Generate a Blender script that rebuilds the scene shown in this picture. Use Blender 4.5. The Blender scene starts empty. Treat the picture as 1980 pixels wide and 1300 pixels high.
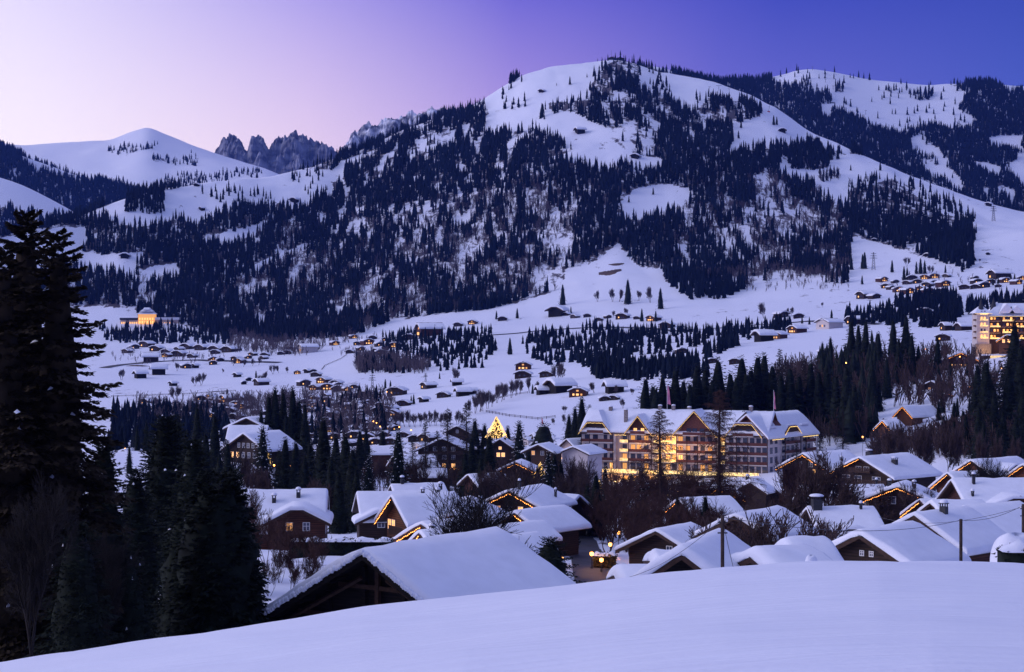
import bpy, math, random
import numpy as np
from mathutils import Vector, noise
S = bpy.context.scene
COL = S.collection
F = 3300.0; CX = 990.0; HY = 650.0          # focal length and horizon in photo pixels (photo 1980 x 1300)
# ------------------------------------------------------------------ camera
cam = bpy.data.cameras.new('camera'); co = bpy.data.objects.new('camera', cam); COL.objects.link(co)
cam.sensor_width = 36; cam.lens = 60; cam.clip_start = .5; cam.clip_end = 40000
co.rotation_euler = (math.radians(90), 0, 0); S.camera = co
# ------------------------------------------------------------------ sky and light
S.view_settings.view_transform = 'Standard'; S.view_settings.look = 'None'
S.view_settings.exposure = 0; S.view_settings.gamma = 1
SUN_EL, SUN_AZ = 22, -98      # degrees, azimuth from the view axis, left negative
w = bpy.data.worlds.new('World'); S.world = w; w.use_nodes = True
def build_world():
    nt = w.node_tree; N = nt.nodes; L = nt.links; N.clear()
    tc = N.new('ShaderNodeTexCoord'); sep = N.new('ShaderNodeSeparateXYZ'); L.new(tc.outputs['Generated'], sep.inputs[0])
    def M(op, a, b=None, clamp=False):
        n = N.new('ShaderNodeMath'); n.operation = op; n.use_clamp = clamp
        for i, v in enumerate((a, b)):
            if v is None: continue
            if isinstance(v, (int, float)): n.inputs[i].default_value = v
            else: L.new(v, n.inputs[i])
        return n.outputs[0]
    def ramp(fac, stops):
        r = N.new('ShaderNodeValToRGB'); r.color_ramp.interpolation = 'EASE' if False else 'LINEAR'
        e = r.color_ramp.elements
        while len(e) < len(stops): e.new(.5)
        for k, (p, c) in enumerate(stops): e[k].position = p; e[k].color = (*[((v/255+.055)/1.055)**2.4 for v in c], 1)
        L.new(fac, r.inputs[0]); return r.outputs[0]
    az = M('ARCTAN2', sep.outputs[0], sep.outputs[1])        # 0 along the view, left negative
    el = M('ARCSINE', sep.outputs[2])
    # position across the glow: 0 deep in the left glow, 1 far right
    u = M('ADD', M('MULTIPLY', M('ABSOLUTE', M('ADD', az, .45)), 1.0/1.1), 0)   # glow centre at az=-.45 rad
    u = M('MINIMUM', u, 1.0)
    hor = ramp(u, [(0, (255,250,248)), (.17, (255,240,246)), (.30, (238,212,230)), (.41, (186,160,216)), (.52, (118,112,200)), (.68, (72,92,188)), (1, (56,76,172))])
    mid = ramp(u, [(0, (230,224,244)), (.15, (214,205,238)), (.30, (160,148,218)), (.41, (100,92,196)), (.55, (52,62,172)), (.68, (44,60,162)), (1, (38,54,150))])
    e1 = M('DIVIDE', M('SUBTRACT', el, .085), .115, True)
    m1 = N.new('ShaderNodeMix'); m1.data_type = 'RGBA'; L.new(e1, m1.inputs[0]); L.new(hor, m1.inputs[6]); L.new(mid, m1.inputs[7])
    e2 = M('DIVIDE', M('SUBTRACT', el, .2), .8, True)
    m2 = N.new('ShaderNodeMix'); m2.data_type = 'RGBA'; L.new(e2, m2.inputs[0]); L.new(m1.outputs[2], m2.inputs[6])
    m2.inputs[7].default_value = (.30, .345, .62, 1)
    sky = N.new('ShaderNodeTexSky'); sky.sky_type = 'NISHITA'; sky.sun_disc = False
    sky.sun_elevation = math.radians(2); sky.sun_rotation = math.radians(SUN_AZ)
    b1 = N.new('ShaderNodeBackground'); L.new(sky.outputs[0], b1.inputs[0]); b1.inputs[1].default_value = .012
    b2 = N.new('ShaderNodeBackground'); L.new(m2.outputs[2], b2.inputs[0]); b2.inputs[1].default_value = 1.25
    ad = N.new('ShaderNodeAddShader'); L.new(b1.outputs[0], ad.inputs[0]); L.new(b2.outputs[0], ad.inputs[1])
    o = N.new('ShaderNodeOutputWorld'); L.new(ad.outputs[0], o.inputs[0])
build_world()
sl = bpy.data.lights.new('sun', 'SUN'); sl.energy = 2.05; sl.angle = math.radians(45); sl.color = (.92, .85, 1.0)
so = bpy.data.objects.new('sun', sl); COL.objects.link(so)
_el, _az = math.radians(SUN_EL), math.radians(SUN_AZ)
_d = Vector((math.sin(_az)*math.cos(_el), math.cos(_az)*math.cos(_el), math.sin(_el)))
so.rotation_euler = _d.to_track_quat('Z', 'Y').to_euler()
S.cycles.max_bounces = 6; S.cycles.diffuse_bounces = 3; S.cycles.volume_bounces = 0; S.cycles.transparent_max_bounces = 8
S.cycles.use_adaptive_sampling = True; S.cycles.use_denoising = True

# ------------------------------------------------------------------ helpers
R = random.Random(7); RG = np.random.default_rng(11)
def P(px, py, D): return Vector(((px-CX)/F*D, D, (HY-py)/F*D))
def mat(name, col, rough=.8, var=0, scale=3, emit=0, ecol=None, planks=None, coord='Object', spec=.3, col2=None, stretch=None, bump=0):
    m = bpy.data.materials.new(name); m.use_nodes = True; nt = m.node_tree; b = nt.nodes['Principled BSDF']
    b.inputs['Base Color'].default_value = (*col, 1); b.inputs['Roughness'].default_value = rough
    b.inputs['Specular IOR Level'].default_value = spec
    if emit: b.inputs['Emission Color'].default_value = (*(ecol or col), 1); b.inputs['Emission Strength'].default_value = emit
    N = nt.nodes; L = nt.links; out = None
    tc = N.new('ShaderNodeTexCoord'); mp = N.new('ShaderNodeMapping'); L.new(tc.outputs[coord], mp.inputs[0])
    if stretch: mp.inputs['Scale'].default_value = stretch
    if var or col2:
        n = N.new('ShaderNodeTexNoise'); n.inputs['Scale'].default_value = scale; n.inputs['Detail'].default_value = 5; L.new(mp.outputs[0], n.inputs[0])
        r = N.new('ShaderNodeValToRGB'); c2 = col2 or tuple(c*(1+var) for c in col); c1 = col if col2 else tuple(c*(1-var) for c in col)
        r.color_ramp.elements[0].position = .35; r.color_ramp.elements[1].position = .65
        r.color_ramp.elements[0].color = (*c1, 1); r.color_ramp.elements[1].color = (*c2, 1)
        L.new(n.outputs[0], r.inputs[0]); out = r.outputs[0]
        if planks:
            wv = N.new('ShaderNodeTexWave'); wv.wave_type = 'BANDS'; wv.bands_direction = planks[0]; wv.inputs['Scale'].default_value = planks[1]
            wv.inputs['Distortion'].default_value = .4; L.new(tc.outputs['Object'], wv.inputs[0])
            wr = N.new('ShaderNodeValToRGB'); wr.color_ramp.elements[0].position = .05; wr.color_ramp.elements[1].position = .3
            wr.color_ramp.elements[0].color = (.35, .35, .35, 1); L.new(wv.outputs[0], wr.inputs[0])
            mx = N.new('ShaderNodeMix'); mx.data_type = 'RGBA'; mx.blend_type = 'MULTIPLY'; mx.inputs[0].default_value = 1
            L.new(out, mx.inputs[6]); L.new(wr.outputs[0], mx.inputs[7]); out = mx.outputs[2]
        L.new(out, b.inputs['Base Color'])
        if bump:
            bp = N.new('ShaderNodeBump'); bp.inputs['Strength'].default_value = bump; bp.inputs['Distance'].default_value = .2
            L.new(n.outputs[0], bp.inputs['Height']); L.new(bp.outputs[0], b.inputs['Normal'])
    return m
MT = dict(
 snow=mat('roof_snow', (.80,.82,.88), .55, .03, .8, spec=.25, bump=.25),
 wood=mat('dark_wood', (.030,.014,.010), .75, .35, 2.2, planks=('Z', 1.1), stretch=(.3,.3,3)),
 wood_red=mat('red_wood', (.075,.024,.014), .7, .3, 2.2, planks=('Z', 1.1), stretch=(.3,.3,3)),
 wood_warm=mat('warm_wood', (.15,.060,.026), .7, .3, 2.2, planks=('Z', 1.1), stretch=(.3,.3,3)),
 beam=mat('beam_wood', (.045,.021,.013), .7, .3, 4),
 old=mat('old_wood', (.010,.006,.005), .85, .5, 3, planks=('Z', 1.4), stretch=(.3,.3,4)),  # old timber, with the shade of the open gables darkened into its colour
 plaster=mat('plaster', (.60,.53,.51), .8, .06, .6),
 cream=mat('cream_plaster', (.55,.42,.36), .8, .05, .5),
 stone=mat('stone', (.22,.19,.18), .9, .35, 2),
 dark=mat('dark_metal', (.03,.03,.035), .5, .2, 5),
 glass=mat('window_glass', (.05,.06,.10), .08, .1, 2, spec=.8),
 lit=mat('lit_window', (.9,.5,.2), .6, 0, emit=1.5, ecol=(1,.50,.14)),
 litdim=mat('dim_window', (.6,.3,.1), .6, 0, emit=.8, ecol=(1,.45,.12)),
 bulb=mat('warm_bulb', (1,.6,.2), .5, 0, emit=6, ecol=(1,.34,.06)),
 strip=mat('light_chain', (1,.75,.3), .5, 0, emit=2.4, ecol=(1,.66,.20)),
 xmas=mat('tree_bulb', (1,.75,.3), .5, 0, emit=1.7, ecol=(1,.60,.17)),
 lamp=mat('street_lamp_glow', (1,.5,.15), .5, 0, emit=7, ecol=(1,.38,.08)),
 net=mat('light_net', (1,.75,.3), .5, 0, emit=2.2, ecol=(1,.66,.22)),
 tile=mat('brown_tiles', (.13,.046,.034), .8, .25, 2.5),
 balcony=mat('balcony_wood', (.11,.035,.026), .7, .3, 3),
 frame=mat('white_frame', (.75,.73,.70), .6, .03, 4),
 shutter=mat('green_shutter', (.03,.20,.09), .6, .2, 4),
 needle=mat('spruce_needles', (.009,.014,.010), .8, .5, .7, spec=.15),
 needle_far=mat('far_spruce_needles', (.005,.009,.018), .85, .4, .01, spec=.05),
 needle_brown=mat('brown_needles', (.030,.022,.014), .85, .5, .7, spec=.1),
 bark=mat('spruce_bark', (.045,.030,.024), .9, .4, 3),
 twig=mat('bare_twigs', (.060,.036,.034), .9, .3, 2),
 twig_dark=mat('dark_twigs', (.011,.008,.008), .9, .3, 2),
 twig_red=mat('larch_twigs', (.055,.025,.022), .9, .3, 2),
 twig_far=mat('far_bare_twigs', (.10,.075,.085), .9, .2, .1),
 birch=mat('birch_bark', (.35,.30,.28), .8, .3, 4),
 rock=mat('alpine_rock', (.055,.055,.075), .9, 0, .016, col2=(.26,.27,.33), stretch=(1,1,1.6)),
 rock_snowy=mat('snowy_rock', (.07,.07,.09), .9, 0, .022, col2=(.80,.82,.88), stretch=(1,1,1.3)),
 asphalt=mat('asphalt', (.045,.042,.05), .7, .3, .5),
 earth=mat('bare_earth', (.09,.055,.04), .95, .3, .05),
 pink=mat('pink_cloth', (.75,.25,.35), .8, .1, 2),
 red=mat('red_paint', (.6,.03,.03), .4, .05, 2),
 steel=mat('pylon_steel', (.10,.10,.11), .6, .1, 1),
)
def _net():
    nt = MT['net'].node_tree; N = nt.nodes; L = nt.links; b = N['Principled BSDF']; n = N.new('ShaderNodeTexNoise'); n.inputs['Scale'].default_value = 2.2; n.inputs['Detail'].default_value = 4
    tc = N.new('ShaderNodeTexCoord'); L.new(tc.outputs['Object'], n.inputs[0]); r = N.new('ShaderNodeMapRange'); L.new(n.outputs[0], r.inputs[0]); r.inputs[1].default_value = .42; r.inputs[2].default_value = .66; r.inputs[3].default_value = .15; r.inputs[4].default_value = 1.9; L.new(r.outputs[0], b.inputs['Emission Strength'])
_net()
def npmesh(name, v, f, m, smooth=False):
    me = bpy.data.meshes.new(name); v = np.asarray(v, dtype=np.float32); f = np.asarray(f, dtype=np.int32)
    k = f.shape[1]; me.vertices.add(len(v)); me.vertices.foreach_set('co', v.ravel())
    me.loops.add(f.size); me.loops.foreach_set('vertex_index', f.ravel())
    me.polygons.add(len(f)); me.polygons.foreach_set('loop_start', np.arange(0, f.size, k, dtype=np.int32))
    if smooth: me.polygons.foreach_set('use_smooth', np.ones(len(f), dtype=bool))
    me.materials.append(m); me.update(calc_edges=True); me.validate(); return me
def link(name, me, parent=None, loc=None, rz=None):
    o = bpy.data.objects.new(name, me); COL.objects.link(o)
    if parent is not None: o.parent = parent
    if loc is not None: o.location = loc
    if rz is not None: o.rotation_euler = (0, 0, rz)
    return o
def tag(o, label=None, cat=None, group=None, kind=None):
    if label: o['label'] = label
    if cat: o['category'] = cat
    if group: o['group'] = group
    if kind: o['kind'] = kind
    return o
def thing(name, label, cat, loc, rz=0, group=None):
    return tag(link(name, None, None, loc, rz), label, cat, group)
def copy_tree(o, parent=None):
    c = o.copy(); COL.objects.link(c); c.parent = parent
    for ch in list(o.children): copy_tree(ch, c)
    return c
class MB:
    def __init__(s, frame=None): s.v = []; s.f = []; s.fr = frame
    def _p(s, p):
        if s.fr is None: return tuple(p)
        o, x, y = s.fr; return (o[0]+x[0]*p[0]+y[0]*p[1], o[1]+x[1]*p[0]+y[1]*p[1], o[2]+p[2])
    def add(s, vs, fs):
        n = len(s.v); s.v += [s._p(p) for p in vs]; s.f += [tuple(i+n for i in q) for q in fs]
    def box(s, x0, x1, y0, y1, z0, z1):
        s.add([(x0,y0,z0),(x1,y0,z0),(x1,y1,z0),(x0,y1,z0),(x0,y0,z1),(x1,y0,z1),(x1,y1,z1),(x0,y1,z1)],
              [(3,2,1,0),(4,5,6,7),(0,1,5,4),(1,2,6,5),(2,3,7,6),(3,0,4,7)])
    def prism(s, prof, y0, y1):          # prof: (x,z) points anticlockwise seen from the front
        n = len(prof); s.add([(x,y0,z) for x,z in prof]+[(x,y1,z) for x,z in prof],
              [tuple(range(n)), tuple(range(2*n-1, n-1, -1))]+[((i+1)%n, i, i+n, (i+1)%n+n) for i in range(n)])
    def poly(s, pts): s.add(pts, [tuple(range(len(pts)))])
    def tube(s, a, b, r0, r1=None, k=6, cap=True):
        a = Vector(a); b = Vector(b); r1 = r0 if r1 is None else r1; d = (b-a).normalized()
        u = d.cross(Vector((0,0,1)) if abs(d.z) < .9 else Vector((1,0,0))).normalized(); q = d.cross(u)
        vs = [a+(u*math.cos(t)+q*math.sin(t))*r0 for t in [i*2*math.pi/k for i in range(k)]]+[b+(u*math.cos(t)+q*math.sin(t))*r1 for t in [i*2*math.pi/k for i in range(k)]]
        fs = [(i,(i+1)%k,(i+1)%k+k,i+k) for i in range(k)]
        if cap: fs += [tuple(range(k-1,-1,-1)), tuple(range(k, 2*k))]
        s.add(vs, fs)
    def octa(s, p, r):
        x,y,z = p; s.add([(x+r,y,z),(x-r,y,z),(x,y+r,z),(x,y-r,z),(x,y,z+r),(x,y,z-r)],
              [(0,2,4),(2,1,4),(1,3,4),(3,0,4),(2,0,5),(1,2,5),(3,1,5),(0,3,5)])
    def lathe(s, c, prof, k=10):
        x,y,z = c; n = len(prof)
        vs = [(x+r*math.cos(2*math.pi*i/k), y+r*math.sin(2*math.pi*i/k), z+h) for r,h in prof for i in range(k)]
        s.add(vs, [(j*k+i, j*k+(i+1)%k, (j+1)*k+(i+1)%k, (j+1)*k+i) for j in range(n-1) for i in range(k)]+[tuple((n-1)*k+i for i in range(k))])
    def mesh(s, name, m, smooth=False):
        me = bpy.data.meshes.new(name); me.from_pydata(s.v, [], s.f); me.materials.append(MT[m] if isinstance(m, str) else m)
        if smooth: me.polygons.foreach_set('use_smooth', [True]*len(me.polygons))
        me.update(); return me
    def build(s, name, m, parent=None, smooth=False, loc=None, rz=None):
        return link(name, s.mesh(name, m, smooth), parent, loc, rz)

# ------------------------------------------------------------------ noise and photo-pixel masks of the woods
def _vn(x, y, seed):
    xi = np.floor(x).astype(np.int64); yi = np.floor(y).astype(np.int64); fx = x-xi; fy = y-yi
    fx = fx*fx*(3-2*fx); fy = fy*fy*(3-2*fy)
    def h(a, b):
        n = (a*374761393+b*668265263+seed*974634777) & 0xffffffff
        n = ((n ^ (n >> 13))*1274126177) & 0xffffffff; return ((n ^ (n >> 16)) & 0xffff)/65535.0
    return (h(xi,yi)*(1-fx)+h(xi+1,yi)*fx)*(1-fy)+(h(xi,yi+1)*(1-fx)+h(xi+1,yi+1)*fx)*fy
def fbm(x, y, seed=0, oct=4):
    s = 0; a = .5
    for k in range(oct): s = s+a*(_vn(x, y, seed+k)-.5)*2; x = x*2.03+17; y = y*2.03+9; a *= .5
    return s
def inpoly(x, y, poly):
    c = np.zeros(np.shape(x), bool); n = len(poly)
    for i in range(n):
        x0,y0 = poly[i]; x1,y1 = poly[(i+1)%n]
        if y0 == y1: continue
        c ^= ((y0 > y) != (y1 > y)) & (x < (x1-x0)*(y-y0)/(y1-y0)+x0)
    return c

class Sheet:
    """height field over (px = azimuth in photo pixels, D = depth in metres)"""
    def __init__(s, pxs, Ds, zfun, relief):
        s.px = np.asarray(pxs, float); s.D = np.asarray(Ds, float)
        Z = np.stack([zfun(p, s.D) for p in s.px], 1)
        k = np.array([.25,.5,.25])
        Zs = Z.copy()
        for it in range(400 if len(s.px) > 450 else 2):
            Zp = np.pad(Zs, ((0,0),(1,1)), 'edge'); Zs = Zp[:,:-2]*k[0]+Zp[:,1:-1]*k[1]+Zp[:,2:]*k[2]
            if it == 1: Z1 = Zs.copy()
        wt = np.where((s.D > 58) & (s.D < 2500), 1.0, 0.0)[:,None]; wt = np.minimum(wt, np.clip((2500-s.D)/300, 0, 1)[:,None]); Z = Zs*wt+Z1*(1-wt)
        s.X = (s.px[None,:]-CX)/F*s.D[:,None]; s.Y = np.repeat(s.D[:,None], len(s.px), 1)
        s.Z = Z+relief(s.X, s.Y, Z); s.PY = HY-s.Z*F/s.Y
    def z(s, px, D):
        px = np.asarray(px, float); D = np.asarray(D, float)
        i = np.clip(np.searchsorted(s.px, px)-1, 0, len(s.px)-2); j = np.clip(np.searchsorted(s.D, D)-1, 0, len(s.D)-2)
        a = np.clip((px-s.px[i])/(s.px[i+1]-s.px[i]), 0, 1); b = np.clip((D-s.D[j])/(s.D[j+1]-s.D[j]), 0, 1)
        return (s.Z[j,i]*(1-a)+s.Z[j,i+1]*a)*(1-b)+(s.Z[j+1,i]*(1-a)+s.Z[j+1,i+1]*a)*b
    def hit(s, px, py, D0, D1):
        t = np.linspace(D0, D1, 500); q = HY-s.z(np.full(500, px), t)*F/t
        k = np.nonzero(q <= py)[0]
        return float(t[k[0]]) if len(k) else float(t[np.argmin(np.abs(q-py))])
    def at(s, px, D): return Vector(((px-CX)/F*D, D, float(s.z(px, D))))
    def build(s, name, m, dens=None):
        nr, nc = s.X.shape; v = np.stack([s.X, s.Y, s.Z], 2).reshape(-1, 3)
        a = np.arange(nr*nc).reshape(nr, nc); f = np.stack([a[:-1,:-1], a[:-1,1:], a[1:,1:], a[1:,:-1]], 2).reshape(-1, 4)
        me = npmesh(name, v, f, m, True)
        if dens is not None:
            at = me.attributes.new('wood', 'FLOAT', 'POINT'); at.data.foreach_set('value', dens.ravel().astype(np.float32))
        return link(name, me)
# ------------------------------------------------------------------ terrain: one ground sheet from the camera to the big mountain's far side
CREST = [(-3000,1450),(-600,1330),(0,1283),(200,1252),(500,1208),(700,1180),(850,1162),(1000,1145),(1100,1133),(1200,1118),(1300,1106),(1400,1096),(1500,1089),(1600,1083),(1700,1079),(1850,1080),(1980,1084),(2600,1130),(4000,1200)]
GC = [0,300,600,900,1200,1500,1800,1980]
GZ = [  # distance, height under each of the GC columns
 (2, [-1.8]*8), (12, [-3.6,-3.4,-3.2,-3.0,-2.9,-2.8,-2.7,-2.7]),
 (80, [-18,-18,-17,-16,-15,-14,-13,-13]), (110, [-20,-20.5,-21,-20,-19,-17.5,-17,-17]),
 (150, [-23,-22,-21.5,-24,-25.5,-23,-22,-21]), (200, [-27,-26,-25.8,-26.5,-29,-28,-26.5,-26]),
 (300, [-32,-33,-35,-33.5,-35,-37,-33,-32]), (400, [-33,-34,-40,-39.5,-42,-42,-38,-38]),
 (500, [-35,-34,-40,-49,-49,-47,-41,-39]), (600, [-42,-40,-45,-51,-51,-47,-36,-30]),
 (640, [-46,-44,-48,-51,-44,-40,-33,-26]), (720, [-50,-49,-50,-49,-43,-38,-26,-16]),
 (800, [-53,-53,-50,-45,-42,-34,-18,-9]), (950, [-54,-53,-48,-40,-31,-16,-7,-5]),
 (1200, [-52,-51,-48,-36,-22,-9,0,4]), (1500, [-46,-45,-42,-27,-14,1,9,14]),
 (1800, [-36,-35,-30,-10,0,18,30,42]), (2100, [-24,-22,-12,10,30,46,62,75]), (2400, [2,5,10,48,88,94,125,150])]
RIDGE = [(-3000,420,2300),(-600,452,2500),(0,462,2650),(100,442,2750),(165,420,2850),(240,388,2900),(330,370,3000),(420,348,3100),(520,336,3200),(600,316,3300),(660,298,3400),(720,282,3420),(825,232,3500),(900,212,3550),(960,178,3580),(1010,147,3600),(1060,130,3600),(1120,121,3600),(1180,112,3600),(1220,118,3600),(1270,135,3570),(1330,147,3550),(1400,162,3500),(1450,178,3450),(1500,202,3400),(1560,250,3320),(1640,291,3200),(1740,332,3100),(1850,376,3000),(1980,412,2900),(2200,450,2800),(3000,520,2700),(6000,560,2600)]
_ip = lambda px, tab, k: float(np.interp(px, [t[0] for t in tab], [t[k] for t in tab]))
def gz(px, Ds):
    d = [2, 12]; z = [-1.8, float(np.interp(px, GC, GZ[1][1]))]
    cp = _ip(px, CREST, 1)
    for dd, e in ((30, 60), (38, 14), (45, 0), (50, 9)): d.append(dd); z.append((HY-cp-e)*dd/F)
    d.append(56); z.append(z[-2]-2.2)
    for D, row in GZ[2:]: d.append(D); z.append(float(np.interp(px, GC, row)))
    Dr = _ip(px, RIDGE, 2); zr = (HY-_ip(px, RIDGE, 1))*Dr/F; z0 = z[-1]; up = zr-z0
    for t, q in ((.3,.27),(.6,.60),(.85,.88),(.96,.985),(1,1.0)): d.append(2400+(Dr-2400)*t); z.append(z0+up*q)
    for a, q in ((120,-25),(500,-170),(1300,-330)): d.append(Dr+a); z.append(zr+q)
    d.append(6000); z.append(-100)
    return np.interp(Ds, d, z)
def grelief(X, Y, Z):
    D = Y; am = np.interp(D, [0,40,100,500,1500,2200,3000,3900], [0,.05,.5,1.0,3.6,8,20,16])
    far = fbm(X/260, Y/420, 3, 5)*am+np.abs(fbm(X/120+3, Y/500, 8, 3))*am*.5
    near = fbm(X/14, Y/9, 5, 4)*np.interp(D, [0,20,45,60,200], [.12,.22,.28,.8,1.2])
    drift = fbm((X+.35*Y)/3.2, Y/.9, 21, 3)*np.interp(D, [0,45,60], [.055,.07,0])
    return far*np.interp(D,[0,60,200],[0,.3,1])+near*np.interp(D,[300,900],[1,0])+drift
pxs = np.concatenate([np.linspace(-5000,-900,40), np.arange(-850,-20,24), np.arange(-16,2000,4.5), np.arange(2004,2900,24), np.linspace(2950,7000,40)])
Ds = np.concatenate([np.linspace(2,60,110), np.geomspace(61,800,120), np.geomspace(805,2350,170), np.linspace(2360,4000,300), np.linspace(4040,6000,12)])
G = Sheet(pxs, Ds, gz, grelief)

# snow clearings on the massif, in photo pixels: everything else above the foot line is wood
CLEAR = [
 [(780,262),(900,205),(1005,150),(1012,80),(1120,80),(1182,80),(1200,114),(1165,128),(1150,150),(1140,170),(1148,192),(1095,197),(1060,199),(1062,212),(1110,218),(1148,238),(1180,250),(1186,264),(1165,278),(1148,296),(1118,298),(1100,285),(1062,262),(1030,252),(985,254),(950,262),(935,258),(940,236),(945,210),(920,203),(880,218)],
 [(1238,112),(1245,80),(1262,110),(1270,128),(1400,156),(1500,196),(1560,244),(1645,288),(1640,300),(1600,288),(1570,276),(1530,280),(1490,288),(1450,290),(1410,300),(1405,290),(1418,270),(1418,248),(1440,232),(1470,226),(1478,212),(1440,196),(1410,196),(1370,190),(1352,208),(1332,218),(1308,204),(1290,186),(1262,180),(1235,172)],
 [(1062,304),(1110,294),(1200,286),(1230,300),(1275,306),(1288,322),(1240,330),(1205,318),(1168,328),(1120,318)],
 [(1198,392),(1228,366),(1280,356),(1330,364),(1334,398),(1310,412),(1272,416),(1240,424),(1208,424)],
 [(1502,318),(1512,305),(1525,324),(1560,330),(1600,324),(1612,305),(1640,298),(1690,300),(1745,322),(1855,366),(2400,430),(2400,540),(1890,540),(1878,500),(1886,450),(1880,432),(1850,420),(1800,408),(1785,385),(1760,360),(1725,345),(1700,352),(1645,365),(1640,398),(1615,396),(1590,376),(1570,356),(1535,348),(1505,338)],
 [(1642,456),(1700,470),(1760,492),(1850,524),(1852,545),(1780,560),(1700,560),(1650,545),(1655,505)],
 [(1095,520),(1130,516),(1160,500),(1196,470),(1214,500),(1240,520),(1280,520),(1290,560),(1270,600),(1090,600),(1085,575)],
 [(165,416),(240,384),(380,352),(520,330),(560,322),(640,330),(660,318),(640,350),(648,372),(612,384),(590,402),(560,404),(530,390),(500,400),(470,396),(420,412),(390,436),(340,424),(300,434),(260,440),(215,425)],
 [(155,488),(200,492),(280,487),(262,520),(270,545),(230,535),(180,525),(150,520)],
 [(262,546),(285,516),(340,510),(352,532),(310,540)],
 [(-900,480),(0,460),(120,440),(165,440),(168,470),(150,505),(0,540),(-900,560)],
 [(485,516),(520,500),(592,470),(596,482),(540,500),(500,526)],
 [(640,352),(655,312),(720,292),(718,300),(672,322),(660,352)], [(812,282),(852,278),(840,292),(818,294)],
 [(385,462),(430,450),(500,432),(530,420),(520,440),(450,470),(400,478)],
 [(880,318),(905,320),(890,334)], [(742,300),(760,292),(768,300),(745,310)], [(792,345),(812,338),(816,350),(796,356)],
 [(1300,512),(1330,506),(1368,516),(1340,524)],
]
CLUMPS = [  # tree groups standing inside the clearings: polygon, density
 ([(966,212),(970,192),(1024,192),(1026,212)],.9), ([(1062,222),(1064,198),(1098,196),(1140,186),(1145,216)],.8), ([(1040,232),(1042,202),(1054,202),(1056,232)],.9),
 ([(1180,108),(1200,110),(1250,124),(1290,160),(1290,176),(1250,160),(1220,150),(1180,140),(1165,130)],.4),
 ([(1145,130),(1165,126),(1180,150),(1178,180),(1150,185),(1140,160)],.8), ([(1255,160),(1292,166),(1300,182),(1262,176)],.8),
 ([(1268,120),(1300,126),(1350,138),(1350,150),(1300,142),(1268,134)],.7), ([(1345,190),(1372,190),(1378,220),(1400,214),(1450,212),(1440,228),(1400,240),(1360,240),(1345,226)],.6),
 ([(242,412),(244,372),(280,358),(318,366),(318,412),(290,414)],5), ([(385,388),(388,372),(470,366),(500,384),(440,394)],.5),
 ([(1582,352),(1584,336),(1624,336),(1626,352)],1.6), ([(1448,432),(1452,418),(1500,420),(1500,432)],.5),
 ([(1640,356),(1690,340),(1760,352),(1860,400),(1886,420),(1884,440),(1840,442),(1800,430),(1700,420),(1640,400)],1.0),
 ([(820,222),(870,212),(920,204),(960,190),(985,170),(1014,146),(1016,152),(985,182),(930,208),(880,222)],.7), ([(1690,530),(1720,500),(1760,520),(1745,540)],.5),
 ([(460,388),(500,372),(530,372),(520,392)],.8), ([(590,385),(600,372),(660,300),(640,300),(560,340),(560,352)],.5),
]
SPARSE = [([(560,420),(700,400),(900,380),(1040,330),(1120,400),(1080,560),(900,600),(620,600),(480,560)],.70), ([(1310,370),(1420,330),(1600,370),(1640,440),(1650,540),(1450,560),(1340,540),(1300,470)],.68), ([(1150,170),(1340,200),(1400,300),(1250,300),(1120,310),(1060,300),(1180,260)],.5), ([(700,240),(860,215),(930,260),(760,330),(660,330)],.8)]
FOOT = [(-5000,560),(-400,590),(0,600),(190,592),(262,596),(268,622),(345,628),(420,650),(480,655),(540,668),(600,668),(660,655),(700,648),(760,622),(850,610),(950,602),(1010,582),(1080,562),(1100,545),(1190,512),(1270,520),(1300,560),(1350,592),(1400,580),(1450,560),(1500,546),(1640,552),(1650,456),(1760,490),(1850,520),(1880,545),(2400,560),(7000,600)]
_fx = [p[0] for p in FOOT]; _fy = [p[1] for p in FOOT]
def massif_density(px, py, X, Y, full=False):
    n = fbm(X/70, Y/150, 40, 3); n2 = fbm(X/13, Y/60, 44, 4)
    wob = fbm(X/45, Y/90, 48, 3)*9; qx = px+wob; qy = py+wob*.7
    d = np.ones(np.shape(px))
    for poly, v in SPARSE: d = np.where(inpoly(px, py, poly), np.clip(v+n*1.2+n2*1.5, 0, 1), d)
    d = np.where(n2+n*.7 < -.42, d*.25, d)
    w0 = d; d = d**3
    for poly in CLEAR: d = np.where(inpoly(qx, qy, poly), 0, d)
    for poly, v in CLUMPS: d = np.where(inpoly(px, py, poly), np.clip(v*.24, 0, 1), d)
    d = np.where(py > np.interp(px, _fx, _fy)-3, 0, d)
    return (d, w0) if full else d
def band(px, py, poly): return inpoly(px, py, poly)

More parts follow.
